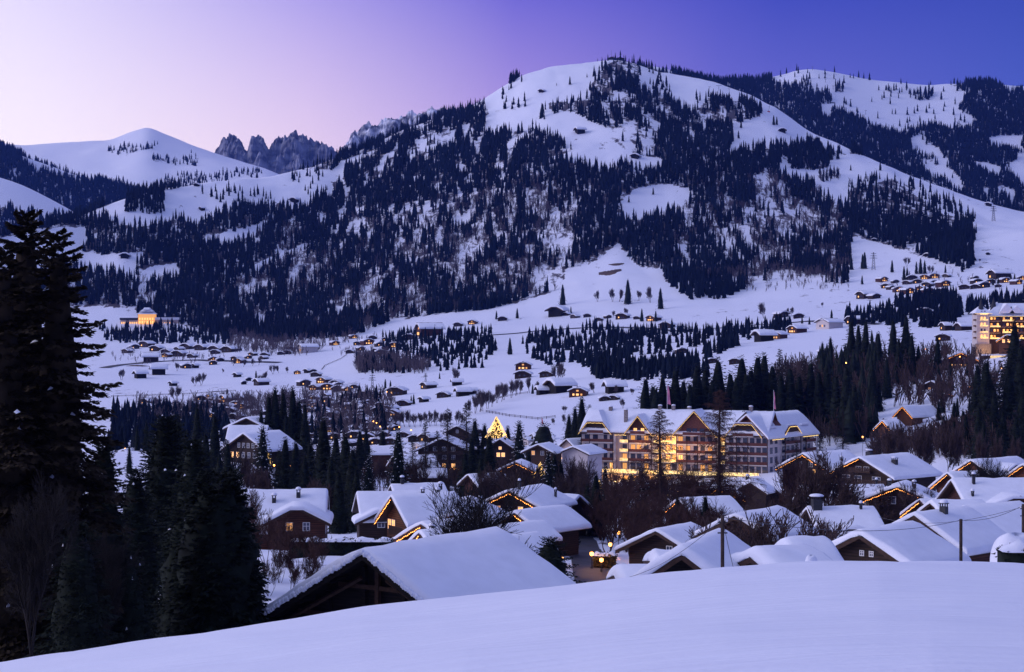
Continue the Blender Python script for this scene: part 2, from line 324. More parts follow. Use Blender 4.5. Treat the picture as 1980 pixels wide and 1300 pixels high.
# snow with shrubs and litter showing where the woods stand
def ground_mat(name, shrub_scale, rock=False):
    m = bpy.data.materials.new(name); m.use_nodes = True; nt = m.node_tree; N = nt.nodes; L = nt.links; b = N['Principled BSDF']
    b.inputs['Roughness'].default_value = .6; b.inputs['Specular IOR Level'].default_value = .2
    tc = N.new('ShaderNodeTexCoord'); at = N.new('ShaderNodeAttribute'); at.attribute_name = 'wood'
    mp = N.new('ShaderNodeMapping'); L.new(tc.outputs['Object'], mp.inputs[0]); mp.inputs['Scale'].default_value = (1, .5, .5)
    n = N.new('ShaderNodeTexNoise'); n.inputs['Scale'].default_value = shrub_scale; n.inputs['Detail'].default_value = 7; n.inputs['Roughness'].default_value = .72; L.new(mp.outputs[0], n.inputs[0])
    s = N.new('ShaderNodeMath'); s.operation = 'MULTIPLY_ADD'; L.new(at.outputs['Fac'], s.inputs[0]); s.inputs[1].default_value = .22; L.new(n.outputs[0], s.inputs[2])
    r = N.new('ShaderNodeMapRange'); L.new(s.outputs[0], r.inputs[0]); r.inputs[1].default_value = .66; r.inputs[2].default_value = .74
    n2 = N.new('ShaderNodeTexNoise'); n2.inputs['Scale'].default_value = .004; n2.inputs['Detail'].default_value = 5; L.new(tc.outputs['Object'], n2.inputs[0])
    sn = N.new('ShaderNodeValToRGB'); sn.color_ramp.elements[0].color = (.76,.79,.88,1); sn.color_ramp.elements[1].color = (.85,.86,.91,1); L.new(n2.outputs[0], sn.inputs[0])
    mx = N.new('ShaderNodeMix'); mx.data_type = 'RGBA'; L.new(r.outputs[0], mx.inputs[0]); L.new(sn.outputs[0], mx.inputs[6]); mx.inputs[7].default_value = (.065,.05,.055,1)
    L.new(mx.outputs[2], b.inputs['Base Color'])
    # wind ripples, close by
    n3 = N.new('ShaderNodeTexNoise'); n3.inputs['Scale'].default_value = 1.0; n3.inputs['Detail'].default_value = 6
    mp3 = N.new('ShaderNodeMapping'); mp3.inputs['Scale'].default_value = (.35, 2.2, 1); mp3.inputs['Rotation'].default_value = (0, 0, .12); L.new(tc.outputs['Object'], mp3.inputs[0]); L.new(mp3.outputs[0], n3.inputs[0])
    n4 = N.new('ShaderNodeTexNoise'); n4.inputs['Scale'].default_value = 9; n4.inputs['Detail'].default_value = 4; L.new(tc.outputs['Object'], n4.inputs[0]); b4 = N.new('ShaderNodeBump'); b4.inputs['Strength'].default_value = .35; b4.inputs['Distance'].default_value = .02; L.new(n4.outputs[0], b4.inputs['Height'])
    bp = N.new('ShaderNodeBump'); L.new(b4.outputs[0], bp.inputs['Normal']); bp.inputs['Strength'].default_value = .8; bp.inputs['Distance'].default_value = .12; L.new(n3.outputs[0], bp.inputs['Height']); L.new(bp.outputs[0], b.inputs['Normal'])
    return m
MT['ground'] = ground_mat('snow_ground', .06); MT['alpine'] = ground_mat('alpine_snow', .03)
_d, _w = massif_density(np.repeat(G.px[None,:], len(G.D), 0), G.PY, G.X, G.Y, True)
_cl = np.zeros(_d.shape, bool)
for _p in CLEAR: _cl |= inpoly(np.repeat(G.px[None,:], len(G.D), 0), G.PY, _p)
GM = np.where(G.Y > 2000, np.where(_cl | (G.PY > np.interp(G.px, _fx, _fy)[None,:]), .1, .55+.5*_w), 0)
# scattered shrubs on open land lower down
GM = np.where((G.Y > 150) & (G.Y < 2300), .28+fbm(G.X/90, G.Y/60, 60, 3)*.25, GM); GM = np.where((G.Y > 740) & (G.Y < 2300) & (fbm(G.X/160, G.Y/240, 66, 2) < .15), .0, GM); GM[G.Y < 60] = -1
ground = G.build('ground', MT['ground'], GM); tag(ground, kind='structure')

# ---- the hills behind
def ridge_sheet(name, sky, near, relief_amp, seed, m, dens=None, nx=420, rows=120, front=None):
    lo = near
    def zf(px, Dn):
        Dr = _ip(px, sky, 2); zr = (HY-_ip(px, sky, 1))*Dr/F; d = [lo]; z = [-100.]
        if front: 
            for fD, tab in front: d.append(fD); z.append((HY-_ip(px, tab, 1))*fD/F)
        else: d.append(lo+(Dr-lo)*.25); z.append(-100+(zr+100)*.3)
        d += [lo+(Dr-lo)*.93, Dr, Dr+150, Dr+900]; z += [z[-1]+(zr-z[-1])*.93, zr, zr-20, zr-300]
        return np.interp(Dn, d, z)
    x0, x1 = sky[0][0], sky[-1][0]; mx = max(t[2] for t in sky)
    s = Sheet(np.linspace(x0, x1, nx), np.concatenate([np.linspace(lo, mx+160, rows), np.linspace(mx+200, mx+900, 6)]), zf,
              lambda X, Y, Z: fbm(X/300, Y/500, seed, 5)*relief_amp)
    s.name = name
    return s
B1 = ridge_sheet('hills', [(-3000,330,6500),(-300,290,6500),(0,276,6500),(40,279,6500),(95,276,6500),(160,274,6500),(215,272,6500),(250,257,6500),(285,244,6500),(320,258,6500),(365,275,6500),(410,291,6500),(455,308,6500),(500,324,6500),(560,352,6400),(640,400,6300),(800,460,6200)], 4300, 16, 71, 'alpine',
    front=[(5300, [(-3000,420),(0,400),(100,400),(180,390),(260,380),(330,385),(420,365),(520,350),(800,500)])])
L1 = ridge_sheet('hills', [(-3000,200,4300),(-300,290,4300),(-100,320,4300),(0,342,4300),(30,352,4300),(60,364,4300),(90,380,4300),(120,396,4300),(145,410,4300),(190,440,4300),(260,470,4300),(400,500,4300)], 3500, 6, 73, 'alpine', nx=200, rows=70)
LF = ridge_sheet('hills', [(-3000,180,5200),(-300,250,5200),(0,282,5200),(50,302,5200),(100,322,5200),(170,345,5200),(240,362,5200),(320,384,5200),(420,420,5200),(520,450,5200)], 4500, 9, 75, 'alpine', nx=240, rows=60)
BR = ridge_sheet('hills', [(1000,230,5000),(1100,170,5000),(1200,140,5000),(1262,128,5000),(1330,148,5000),(1400,160,5000),(1470,155,5000),(1500,148,5000),(1540,138,5000),(1572,135,5000),(1620,141,5000),(1700,154,5000),(1790,163,5000),(1830,160,5000),(1900,158,5000),(1980,166,5000),(2200,180,5000),(3000,260,5000),(5000,400,5000)], 3600, 14, 77, 'alpine', nx=420, rows=140)
def dens_B1(px, py, X, Y):
    n = fbm(X/120, Y/160, 81, 3)
    a = inpoly(px, py, [(-3000,300),(0,278),(40,300),(120,330),(200,352),(240,350),(280,372),(260,420),(-3000,480)])
    b = inpoly(px, py, [(255,290),(330,270),(385,300),(380,330),(340,330),(300,320),(240,320)])
    c = inpoly(px, py, [(300,350),(380,330),(440,340),(440,360),(300,390)]) | inpoly(px, py, [(205,292),(240,280),(300,285),(300,300),(215,300)])
    e = inpoly(px, py, [(430,330),(500,330),(520,345),(430,345)])
    return np.where(a, .9, 0)+np.where(b & (n > .05), .45, 0)+np.where(c & (n > .0), .5, 0)+np.where(e, .25, 0)
def dens_LF(px, py, X, Y):
    n = fbm(X/120, Y/160, 83, 3)
    clear = inpoly(px+n*12, py+n*8, [(40,300),(100,318),(170,338),(190,352),(130,345),(60,325)])
    return np.where(clear, 0.04, .95)
def dens_L1(px, py, X, Y):
    return np.where(py > np.interp(px, [-3000,0,60,140,200,400], [380,405,415,425,440,500])+fbm(X/60,Y/60,85,2)*12, .95, 0.0)
def dens_BR(px, py, X, Y):
    n = fbm(X/150, Y/260, 87, 4); d = np.clip(.95+n*.3, 0, 1)
    q = n*14
    cl = inpoly(px+q, py+q*.5, [(1480,140),(1572,125),(1700,145),(1790,155),(1830,150),(1870,185),(1850,210),(1890,235),(1860,250),(1800,240),(1745,262),(1700,250),(1650,225),(1600,205),(1560,170),(1500,165)])
    d = np.where(cl | (fbm(X/110, Y/200, 131, 3) > .33-.0006*np.clip(px-1750,0,400)), 0.02, d)
    for pl in ([(1900,150),(1985,160),(2100,170),(2100,190),(1950,176)], [(1905,268),(1980,262),(1980,295),(1930,290)], [(1880,310),(1940,325),(1935,345),(1890,330)], [(1770,340),(1830,362),(1800,356)], [(1900,360),(1920,370),(1905,385)]):
        d = np.where(inpoly(px+q, py+q*.5, pl), 0, d)
    for pl, v in (([(1530,165),(1565,150),(1570,175),(1540,180)],.6), ([(1545,185),(1600,178),(1612,200),(1560,205)],.9), ([(1765,180),(1805,178),(1800,195),(1765,195)],.6), ([(1705,172),(1762,172),(1762,192),(1705,192)],.15), ([(1615,165),(1630,165),(1632,182),(1615,180)],.9)):
        d = np.where(inpoly(px, py, pl), v, d)
    return d
hill_sheets = [(B1,dens_B1,'left'),(L1,dens_L1,'left'),(LF,dens_LF,'left'),(BR,dens_BR,'right')]
for sh, fn, _ in hill_sheets:
    dm = fn(np.repeat(sh.px[None,:], len(sh.D), 0), sh.PY, sh.X, sh.Y)
    tag(sh.build(sh.name, MT['alpine'], dm), kind='structure')
# rocky summits, far behind
def rock_peak(name, sky, depth, seed, m):
    x0, x1 = sky[0][0], sky[-1][0]; D0 = sky[0][2]
    pxs = np.linspace(x0, x1, int((x1-x0)*1.1)); D = np.linspace(D0-depth, D0+depth*.7, 90)
    def zf(px, Dn):
        zr = (HY-_ip(px, sky, 1))*D0/F; zb = (HY-420)*D0/F
        return zb+(zr-zb)*np.clip(1-np.abs(Dn-D0)/depth, 0, 1)**.8
    def rel(X, Y, Z):
        k = np.clip((Z-(HY-420)*D0/F)/300, 0, 1)
        return (fbm(X/20, Y/45, seed+31, 4)*38+0)*k+(fbm(X/90, Y/110, seed, 6)*130-np.abs(fbm(X/55+4, Y/300, seed+9, 4))*120+25)*k*np.clip(np.abs(Y-D0)/250+.09, 0, 1)
    s = Sheet(pxs, D, zf, rel); o = s.build(name, MT[m])
    for p in o.data.polygons: p.use_smooth = False
    tag(o, kind='structure')
rock_peak('mountain_peak', [(395,330,8500),(424,286,8500),(432,268,8500),(442,263,8500),(456,266,8500),(468,278,8500),(478,296,8500),(486,272,8500),(497,264,8500),(508,272,8500),(520,300,8500),(528,284,8500),(538,268,8500),(548,264,8500),(556,267,8500),(566,259,8500),(574,257,8500),(584,264,8500),(598,274,8500),(612,278,8500),(628,284,8500),(660,310,8500)], 700, 91, 'rock')
rock_peak('mountain_peak', [(650,300,7600),(670,276,7600),(684,254,7600),(700,246,7600),(720,241,7600),(742,237,7600),(768,229,7600),(800,222,7600),(826,214,7600),(850,212,7600),(900,215,7600)], 600, 95, 'rock_snowy')
# ------------------------------------------------------------------ trees
def conifer_arrays(seed, h, r, nb, ns, droop=.25, kite=.3, core=.5, top=.9, base=.04, ragged=.25, narrow=1.0, asp=.34, lat=.2, smin=.12, upn=.07):
    g = np.random.default_rng(seed)
    zh = base+(.985-base)*(np.arange(nb)+g.random(nb)*.8)/nb; az = np.arange(nb)*2.39996+g.random(nb)*.6
    ln = r*(np.clip(1-zh, 0, 1)**top*narrow+.02)*(1-ragged*g.random(nb)); ln *= np.interp(zh, [0,.12,.2], [.75,.95,1])
    up = np.interp(zh, [0,.5,.85,1], [-.28,-.05,.35,1.0])+g.normal(0,upn,nb)
    s = (np.linspace(smin, 1, ns)[None,:]+g.normal(0,.03,(nb,ns))); s = np.clip(s, .05, 1.02)
    dx = np.cos(az)[:,None]; dy = np.sin(az)[:,None]
    hor = ln[:,None]*s; px = dx*hor; py = dy*hor
    pz = (zh*h)[:,None]+hor*up[:,None]-droop*ln[:,None]*s**1.6+.10*droop*ln[:,None]*s**4*4
    side = np.where(np.arange(ns)%2 == 0, 1, -1)[None,:]*np.ones((nb,1))
    an = az[:,None]+side*(1.0-.75*s**2)*g.uniform(.6,1.3,(nb,ns))
    kl = (kite*ln[:,None]*(1.15-.6*s)+.012*h*.6)*g.uniform(.6,1.3,(nb,ns))
    tz = g.uniform(-.75,.12,(nb,ns))+up[:,None]*.6
    d = np.stack([np.cos(an), np.sin(an), tz], 2); d /= np.linalg.norm(d, axis=2, keepdims=True)
    sd = np.stack([-np.sin(an), np.cos(an), g.uniform(-.8,.8,(nb,ns))], 2)
    lt = side*lat*ln[:,None]*g.random((nb,ns))*np.sin(np.clip(s,0,1)*2.6)
    p = np.stack([px-dy*lt, py+dx*lt, pz-np.abs(lt)*.35], 2); w = (kl*asp)[:,:,None]; kl = kl[:,:,None]
    q = np.stack([p-d*kl*.15, p+d*kl*.45+sd*w, p+d*kl, p+d*kl*.45-sd*w], 2).reshape(-1, 3)
    f = np.arange(len(q)).reshape(-1, 4)
    if core:
        k = 9; lv = 9; ang = np.arange(k)*2*np.pi/k; cv = []
        for j in range(lv):
            t = base*.5+(.93-base*.5)*j/(lv-1); rr = r*core*max(1-t, .02)**top*narrow*(.8+.4*g.random(k))
            cv.append(np.stack([np.cos(ang)*rr, np.sin(ang)*rr, np.full(k, t*h)+g.normal(0,.01*h,k)], 1))
        cv = np.concatenate(cv); a = np.arange(lv*k).reshape(lv, k); b = np.roll(a, -1, 1)
        cf = np.stack([a[:-1], b[:-1], b[1:], a[1:]], 2).reshape(-1, 4)+len(q); q = np.concatenate([q, cv]); f = np.concatenate([f, cf])
    # snow lying on a share of the sprays
    return q, f, p.reshape(-1,3), kl.reshape(-1), an.reshape(-1)
def spray_snow(p, kl, an, share, seed, size=1.0, hmin=0):
    g = np.random.default_rng(seed); k = g.random(len(p)) < share; p = p[k]; kl = np.minimum(kl[k], 3)*size; an = an[k]
    d = np.stack([np.cos(an), np.sin(an), -.25+0*an], 1); sd = np.stack([-np.sin(an), np.cos(an), 0*an], 1)
    L = kl[:,None]; p = p+[0,0,.1]
    v = np.stack([p-d*L*.2, p+d*L*.3+sd*L*.28, p+d*L*.8, p+d*L*.3-sd*L*.28, p+d*L*.3+[0,0,.15]+0*sd], 1)
    n = len(v); a = np.arange(n)[:,None]*5
    f = np.concatenate([a+[0,3,4], a+[3,2,4], a+[2,1,4], a+[1,0,4]])
    return v.reshape(-1,3), f
def trunk_mesh(h, r, name='trunk', m='bark', k=8, lean=0):
    mb = MB(); n = 6
    for i in range(n):
        t0, t1 = i/n, (i+1)/n; mb.tube((lean*math.sin(t0*5), 0, h*t0-(.6 if i == 0 else 0)), (lean*math.sin(t1*5), 0, h*t1), r*(1-t0)**.8+.01, r*(1-t1)**.8+.01, k, False)
    return mb.mesh(name, m)
class TreeKind: pass
def conifer_kind(seed, h, r, nb, ns, snow=0, m='needle', **kw):
    t = TreeKind(); q, f, p, kl, an = conifer_arrays(seed, h, r, nb, ns, **kw); t.h = h
    t.parts = [('foliage', npmesh('foliage', q, f, MT[m]))]
    t.parts.append(('trunk', trunk_mesh(h*.95, h*.012+.05, k=6)))
    if snow:
        v, f = spray_snow(p, kl, an, snow, seed, 1.6 if snow < .01 else 1); t.parts.append(('snow', npmesh('snow', v, f, MT['snow']))); t.stuff = True
    return t
def bare_arrays(seed, h, levels, spread=.5, nsplit=3, r0=None, first=.28, up=.35, multi=1, shrink=.68, k=3, minr=.02, wob=.12):
    g = random.Random(seed); V = []; Fc = []; r0 = r0 or h*.016
    def seg(a, b, ra, rb):
        d = (b-a); 
        if d.length < 1e-4: return
        d = d.normalized(); u = d.cross(Vector((.3,.2,1))).normalized(); q = d.cross(u); n = len(V)
        for c, rr in ((a, ra), (b, rb)):
            for i in range(k): t = i*2*math.pi/k; V.append(c+(u*math.cos(t)+q*math.sin(t))*rr)
        for i in range(k): Fc.append((n+i, n+(i+1)%k, n+k+(i+1)%k, n+k+i))
    def grow(p, d, L, r, lv):
        n = 3 if lv > 1 else 2; rr = r
        for i in range(n):
            q = p+d*(L/n); d2 = (d+Vector((g.gauss(0,wob), g.gauss(0,wob), g.gauss(0,wob)+up*.12))).normalized()
            re = max(rr*(.86 if i < n-1 else .75), minr); seg(p, q, rr, re); rr = re; p = q; d = d2
            if lv > 0 and i >= (0 if lv < levels else n-2):
                m = nsplit if i == n-1 else max(1, nsplit-1)
                for _ in range(m):
                    a = g.random()*6.283; sp = spread*g.uniform(.6,1.3)
                    u = d.cross(Vector((.11,.3,.9))).normalized(); w_ = d.cross(u)
                    nd = (d*math.cos(sp)+(u*math.cos(a)+w_*math.sin(a))*math.sin(sp)+Vector((0,0,up*.3))).normalized()
                    grow(p, nd, L*shrink*g.uniform(.7,1.15), max(rr*.62, minr), lv-1)
    for m in range(multi):
        a = g.random()*6.283; t = 0 if multi == 1 else g.uniform(.15, .75)
        grow(Vector((math.cos(a)*.3*(multi>1), math.sin(a)*.3*(multi>1), -.3)), Vector((math.cos(a)*t, math.sin(a)*t, 1)).normalized(), h*first, r0, levels)
    V = np.array([tuple(v) for v in V]); V[:,2] *= h/max(V[:,2].max(), .1)
    return V, np.array(Fc)
def bare_kind(seed, h, levels, m='twig', **kw):
    t = TreeKind(); t.h = h; v, f = bare_arrays(seed, h, levels, **kw)
    # the trunk is the first stretch of segments, the rest is the crown
    nseg = 2*3*2; z = v[f].mean(1)[:,2]; rad = np.hypot(*(v[f].mean(1)[:,:2].T)); low = (z < h*.22) & (rad < h*.08)
    t.parts = []
    for nm, sel in (('trunk', low), ('crown', ~low)):
        ff = f[sel]
        if len(ff): 
            u, inv = np.unique(ff.ravel(), return_inverse=True); t.parts.append((nm, npmesh(nm, v[u], inv.reshape(-1, 4), MT[m])))
    return t
def larch_kind(seed, h, r, nb, nt, m='twig_red'):
    g = random.Random(seed); t = TreeKind(); t.h = h; V = []; Fc = []
    def seg(a, b, ra, rb):
        d = (b-a).normalized(); u = d.cross(Vector((.3,.2,1))).normalized(); q = d.cross(u); n = len(V)
        for c, rr in ((a, ra), (b, rb)):
            for i in range(3): tt = i*2.094; V.append(c+(u*math.cos(tt)+q*math.sin(tt))*rr)
        for i in range(3): Fc.append((n+i, n+(i+1)%3, n+3+(i+1)%3, n+3+i))
    for i in range(nb):
        z = h*(.12+.86*(i/nb)); a = i*2.4+g.random(); L = r*(1-(i/nb))**.75*g.uniform(.5,1.1)+.3; p = Vector((0,0,z)); el = g.uniform(-.05,.25)+.5*(i/nb)
        d = Vector((math.cos(a), math.sin(a), el)); n = 6; br = .07*L/r+.025
        for j in range(n):
            d2 = Vector((math.cos(a+g.gauss(0,.15)), math.sin(a+g.gauss(0,.15)), el-.5*j/n+g.gauss(0,.06))).normalized(); q = p+d2*(L/n)
            seg(p, q, br*(1-j/n)+.018, br*(1-(j+1)/n)+.018)
            for _ in range(nt):
                sp = g.choice((-1,1))*g.uniform(.5,1.2); td = Vector((math.cos(a+sp), math.sin(a+sp), g.uniform(-.9,.1))); l = g.uniform(.3,1.0)*(.35+L*.16); e = p+td*l
                seg(p, e, .024, .018); e2 = e+Vector((td.x*.3+g.gauss(0,.2), td.y*.3+g.gauss(0,.2), -.9))*l*.6; seg(e, e2, .02, .014)
            p = q
    t.parts = [('trunk', trunk_mesh(h, h*.014+.03, m='bark', k=6, lean=.12)), ('crown', npmesh('crown', np.array([tuple(v) for v in V]), np.array(Fc), MT[m]))]
    return t
def plant(kind, name, label, cat, loc, h, group=None, rz=None, wide=1.0):
    o = thing(name, label, cat, loc, R.random()*6.28 if rz is None else rz, group); s = h/kind.h; o.scale = (s*wide, s*wide, s)
    for nm, me in kind.parts:
        c = link(nm, me, o)
        if nm == 'snow': c['kind'] = 'stuff'
    return o
ORD = 'first second third fourth fifth sixth seventh eighth ninth tenth eleventh twelfth thirteenth fourteenth fifteenth sixteenth seventeenth eighteenth nineteenth twentieth twenty-first twenty-second twenty-third twenty-fourth twenty-fifth twenty-sixth twenty-seventh twenty-eighth twenty-ninth thirtieth thirty-first thirty-second thirty-third thirty-fourth thirty-fifth thirty-sixth thirty-seventh thirty-eighth thirty-ninth fortieth'.split()
NUM = 'one two three four five six seven eight nine ten eleven twelve thirteen fourteen fifteen sixteen seventeen eighteen nineteen twenty twenty-one twenty-two twenty-three twenty-four twenty-five twenty-six twenty-seven twenty-eight twenty-nine thirty thirty-one thirty-two thirty-three thirty-four thirty-five thirty-six thirty-seven thirty-eight thirty-nine forty'.split()
def ordinal(i, n):
    if n == 1: return None
    if i == 0: return 'leftmost'
    if i == n-1: return 'rightmost'
    return ORD[i]+' from left'
def row_label(what, i, n, where):
    o = ordinal(i, n)
    s = f'{what} {where}' if o is None else f'{what}, {o} of {NUM[n-1]} {where}'
    if len(s.split()) > 16 and o: s = f'{what}, {o} {where}'
    if len(s.split()) > 16: s = f'{what}, {o.replace(" from left", "")} {where}'
    return s
def clump(kinds, name, cat, what, where, group, items, D=None, wide=1.0, sheet=None):
    """items: (px, top_py, D or None[, base_py])"""
    items = sorted(items, key=lambda t: t[0]); n = len(items)
    for i, it in enumerate(items):
        px, top = it[0], it[1]; d = it[2] if len(it) > 2 and it[2] else D
        if len(it) > 3: d = (sheet or G).hit(px, it[3], *d)
        b = (sheet or G).at(px, d); h = (HY-top)*d/F-b.z
        plant(kinds[R.randrange(len(kinds))], name, row_label(what, i, n, where), cat, b, max(h, 2), group, wide=wide)
# ---- woods that nobody could count
def low_conifer(seed):
    g = np.random.default_rng(seed); V = []; Fc = []; n = 0; tiers = 6
    for t in range(tiers):
        z0 = .04+.80*t/tiers+g.normal(0,.01); z1 = min(z0+.36, 1.0) if t < tiers-1 else 1.0; r = .155*(1-z0)**.85*g.uniform(.85,1.15); k = 8
        ang = np.arange(k)*2*np.pi/k+g.random(); rr = r*np.where(np.arange(k)%2 == 0, 1.15, .55)*g.uniform(.8,1.2,k)
        ring = np.stack([np.cos(ang)*rr, np.sin(ang)*rr, z0+g.normal(0,.02,k)-.02*(np.arange(k)%2 == 0)], 1)
        V.append(ring); V.append(np.array([[g.normal(0,.006), g.normal(0,.006), z1]])); Fc += [(n+i, n+(i+1)%k, n+k) for i in range(k)]; n += k+1
    return np.concatenate(V), np.array(Fc)
LOWC = [low_conifer(s) for s in range(6)]
def low_bare(seed):
    v, f = bare_arrays(seed, 1.0, 2, spread=.5, nsplit=3, first=.4, r0=.022, minr=.009, k=3); return v, np.concatenate([f[:,[0,1,2]], f[:,[0,2,3]]])
LOWB = [low_bare(s) for s in range(4)]
def scatter(name, sheet, pxr, Dr, n, dens, hr, m, kinds=LOWC, seed=1, wide=1.0, minfar=None):
    g = np.random.default_rng(seed)
    px = g.uniform(*pxr, n); D = np.sqrt(g.uniform(Dr[0]**2, Dr[1]**2, n)); z = sheet.z(px, D); py = HY-z*F/D
    X = (px-CX)/F*D; k = g.random(n) < dens(px, py, X, D); px, D, z, X, py = px[k], D[k], z[k], X[k], py[k]; N = len(px)
    if N == 0: return
    h = g.uniform(*hr, N)*(1+.25*fbm(X/60, D/60, 5, 2)); wd = h*g.uniform(.85,1.25,N)*wide; a = g.random(N)*6.283; kind = g.integers(0, len(kinds), N)
    VV = []; FF = []; off = 0
    for j, (v, f) in enumerate(kinds):
        s = kind == j; c, sn = np.cos(a[s])[:,None], np.sin(a[s])[:,None]; W = wd[s][:,None]
        x = (v[:,0]*c-v[:,1]*sn)*W+X[s][:,None]; y = (v[:,0]*sn+v[:,1]*c)*W+D[s][:,None]; zz = v[:,2]*h[s][:,None]+z[s][:,None]-.5
        VV.append(np.stack([x,y,zz],2).reshape(-1,3)); m_ = s.sum(); FF.append((f[None]+(np.arange(m_)*len(v))[:,None,None]).reshape(-1, f.shape[1])+off); off += m_*len(v)
    o = link(name, npmesh(name, np.concatenate(VV), np.concatenate(FF), MT[m])); tag(o, kind='stuff'); print(name, seed, N); return o
inside = lambda poly, v=.9, wob=6: (lambda px, py, X, Y: np.where(inpoly(px+fbm(X/20,Y/20,3,2)*wob, py+fbm(X/20,Y/20,7,2)*wob, poly), v, 0))
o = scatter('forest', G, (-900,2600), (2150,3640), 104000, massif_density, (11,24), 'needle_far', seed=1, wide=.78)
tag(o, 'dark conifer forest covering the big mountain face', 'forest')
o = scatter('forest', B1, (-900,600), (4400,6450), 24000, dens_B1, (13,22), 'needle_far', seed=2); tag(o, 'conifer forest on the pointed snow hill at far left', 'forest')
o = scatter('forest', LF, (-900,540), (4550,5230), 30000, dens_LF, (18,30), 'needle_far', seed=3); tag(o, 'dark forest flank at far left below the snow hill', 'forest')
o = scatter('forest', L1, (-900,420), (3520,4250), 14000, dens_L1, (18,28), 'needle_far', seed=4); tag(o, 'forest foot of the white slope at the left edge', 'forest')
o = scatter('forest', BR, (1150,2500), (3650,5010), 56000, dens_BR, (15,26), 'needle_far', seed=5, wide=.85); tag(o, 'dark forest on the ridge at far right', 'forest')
# leafless trees between the conifers low on the mountain
def low_woods(px, py, X, Y):
    d = massif_density(px, py, X, Y); n = fbm(X/90, Y/90, 90, 3); f = np.interp(px, _fx, _fy)
    return np.where((d > .0) & (d < .6) & (px < 1645) & (py > f-230) & (n > -.25), .8, 0)
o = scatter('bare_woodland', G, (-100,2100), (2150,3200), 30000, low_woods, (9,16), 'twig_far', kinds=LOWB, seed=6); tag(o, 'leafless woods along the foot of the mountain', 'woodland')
# ------------------------------------------------------------------ chalets
def roof_parts(frame, hw, y0, y1, zr, pitch, ov_edge=.12, snow=.5, seed=0, n=10, rib=False):
    """two slopes in a local frame (ridge along local y). returns (roof MB, snow MB)"""
    t = math.tan(pitch); rf = MB(frame); th = .22
    for s in (-1, 1):
        pr = [(0, zr), (0, zr-th), (s*hw, zr-th-hw*t), (s*hw, zr-hw*t)]
        rf.prism(pr if s > 0 else pr[::-1], y0, y1) if s < 0 else rf.prism(pr[::-1], y0, y1)
    for s in (-1, 1):                                  # barge boards
        for yy in (y0, y1-.0):
            pr = [(0, zr-.02), (0, zr-.42), (s*hw, zr-.42-hw*t), (s*hw, zr-.02-hw*t)]
            ya, yb = (yy-.07, yy-.003) if yy == y0 else (yy+.003, yy+.07)
            rf.prism(pr[::-1] if s > 0 else pr, ya, yb)
    sn = MB(frame); g = random.Random(seed); e = snow*.75
    X = hw+ov_edge; ya, yb = y0-ov_edge, y1+ov_edge
    prof = [0, .03, .12, .3, .6, 1.0]
    xs = [-X+e*p for p in prof]; k = n; inner = [-X+e+(2*X-2*e)*i/k for i in range(1, k)]; xs = xs+inner+[X-e*p for p in prof[::-1]]
    ny = max(4, int((yb-ya)/1.6)); ys = [ya+e*p for p in prof]+[ya+e+(yb-ya-2*e)*i/ny for i in range(1, ny)]+[yb-e*p for p in prof[::-1]]
    ph = g.random()*9; V = []; nx = len(xs)
    def edge(d): d = min(d/e, 1); return math.sqrt(max(0, 1-(1-d)**2))
    for yi, y in enumerate(ys):
        for xi, x in enumerate(xs):
            dd = edge(min(x+X, X-x))*edge(min(y-ya, yb-y))
            wob = 1+.10*math.sin(x*.9+ph)*math.sin(y*.7+ph*2)+.06*math.sin(x*2.3+y*1.9+ph)
            sag = .07*math.sin(y*1.7+ph*3)*(1-dd)
            zz = zr-math.sqrt(x*x+.25)*t+.5*t-(.12*hw*t/hw if 0 else 0)
            wob += .32*noise.noise(Vector((x*.45+ph, y*.45, seed*.37)))+.14*noise.noise(Vector((x*1.5, y*1.5+ph, seed*.11)))
            V.append((x+(0.05*math.sin(y*2.1+ph) if xi in (0, nx-1) else 0), y+(0.05*math.sin(x*2.7+ph) if yi in (0, len(ys)-1) else 0), zz+snow*dd*wob+sag-(.10 if dd == 0 else 0)))
    nb = len(V)
    for y in ys:
        for x in xs: V.append((x*.995, y, zr-abs(x)*t+.012-(.05 if abs(x) > hw else 0)))
    ny_ = len(ys); Fc = []
    for j in range(ny_-1):
        for i in range(nx-1):
            a = j*nx+i; Fc.append((a, a+1, a+nx+1, a+nx)); Fc.append((nb+a, nb+a+nx, nb+a+nx+1, nb+a+1))
    ring = [i for i in range(nx)]+[j*nx+nx-1 for j in range(1, ny_)]+[(ny_-1)*nx+i for i in range(nx-2, -1, -1)]+[j*nx for j in range(ny_-2, 0, -1)]
    for q in range(len(ring)): a, b = ring[q], ring[(q+1)%len(ring)]; Fc.append((a, nb+a, nb+b, b))
    sn.add(V, Fc); return rf, sn
def bulbs(frame, pts, step=.45, r=.085):
    """a chain: one thin cord that swells into a bulb at every step"""
    mb = MB(frame); k = 4; ring = []; V = []
    for a, b in zip(pts[:-1], pts[1:]):
        a = Vector(a); b = Vector(b); d = (b-a).normalized(); n = max(1, int((b-a).length/step)); u = d.cross(Vector((0,.3,1))).normalized(); q = d.cross(u)
        for i in range(n):
            for f, rr in ((.0,.008),(.32,.012),(.4,r*.8),(.5,r),(.6,r*.8),(.68,.012)):
                c = a+(b-a)*(i+f)/n+Vector((0,0,-.05*math.sin(i*1.7)))
                for m in range(k): V.append(c+(u*math.cos(m*1.5708)+q*math.sin(m*1.5708))*rr)
    n = len(V)//k; mb.add(V, [(j*k+m, j*k+(m+1)%k, (j+1)*k+(m+1)%k, (j+1)*k+m) for j in range(n-1) for m in range(k)]); return mb
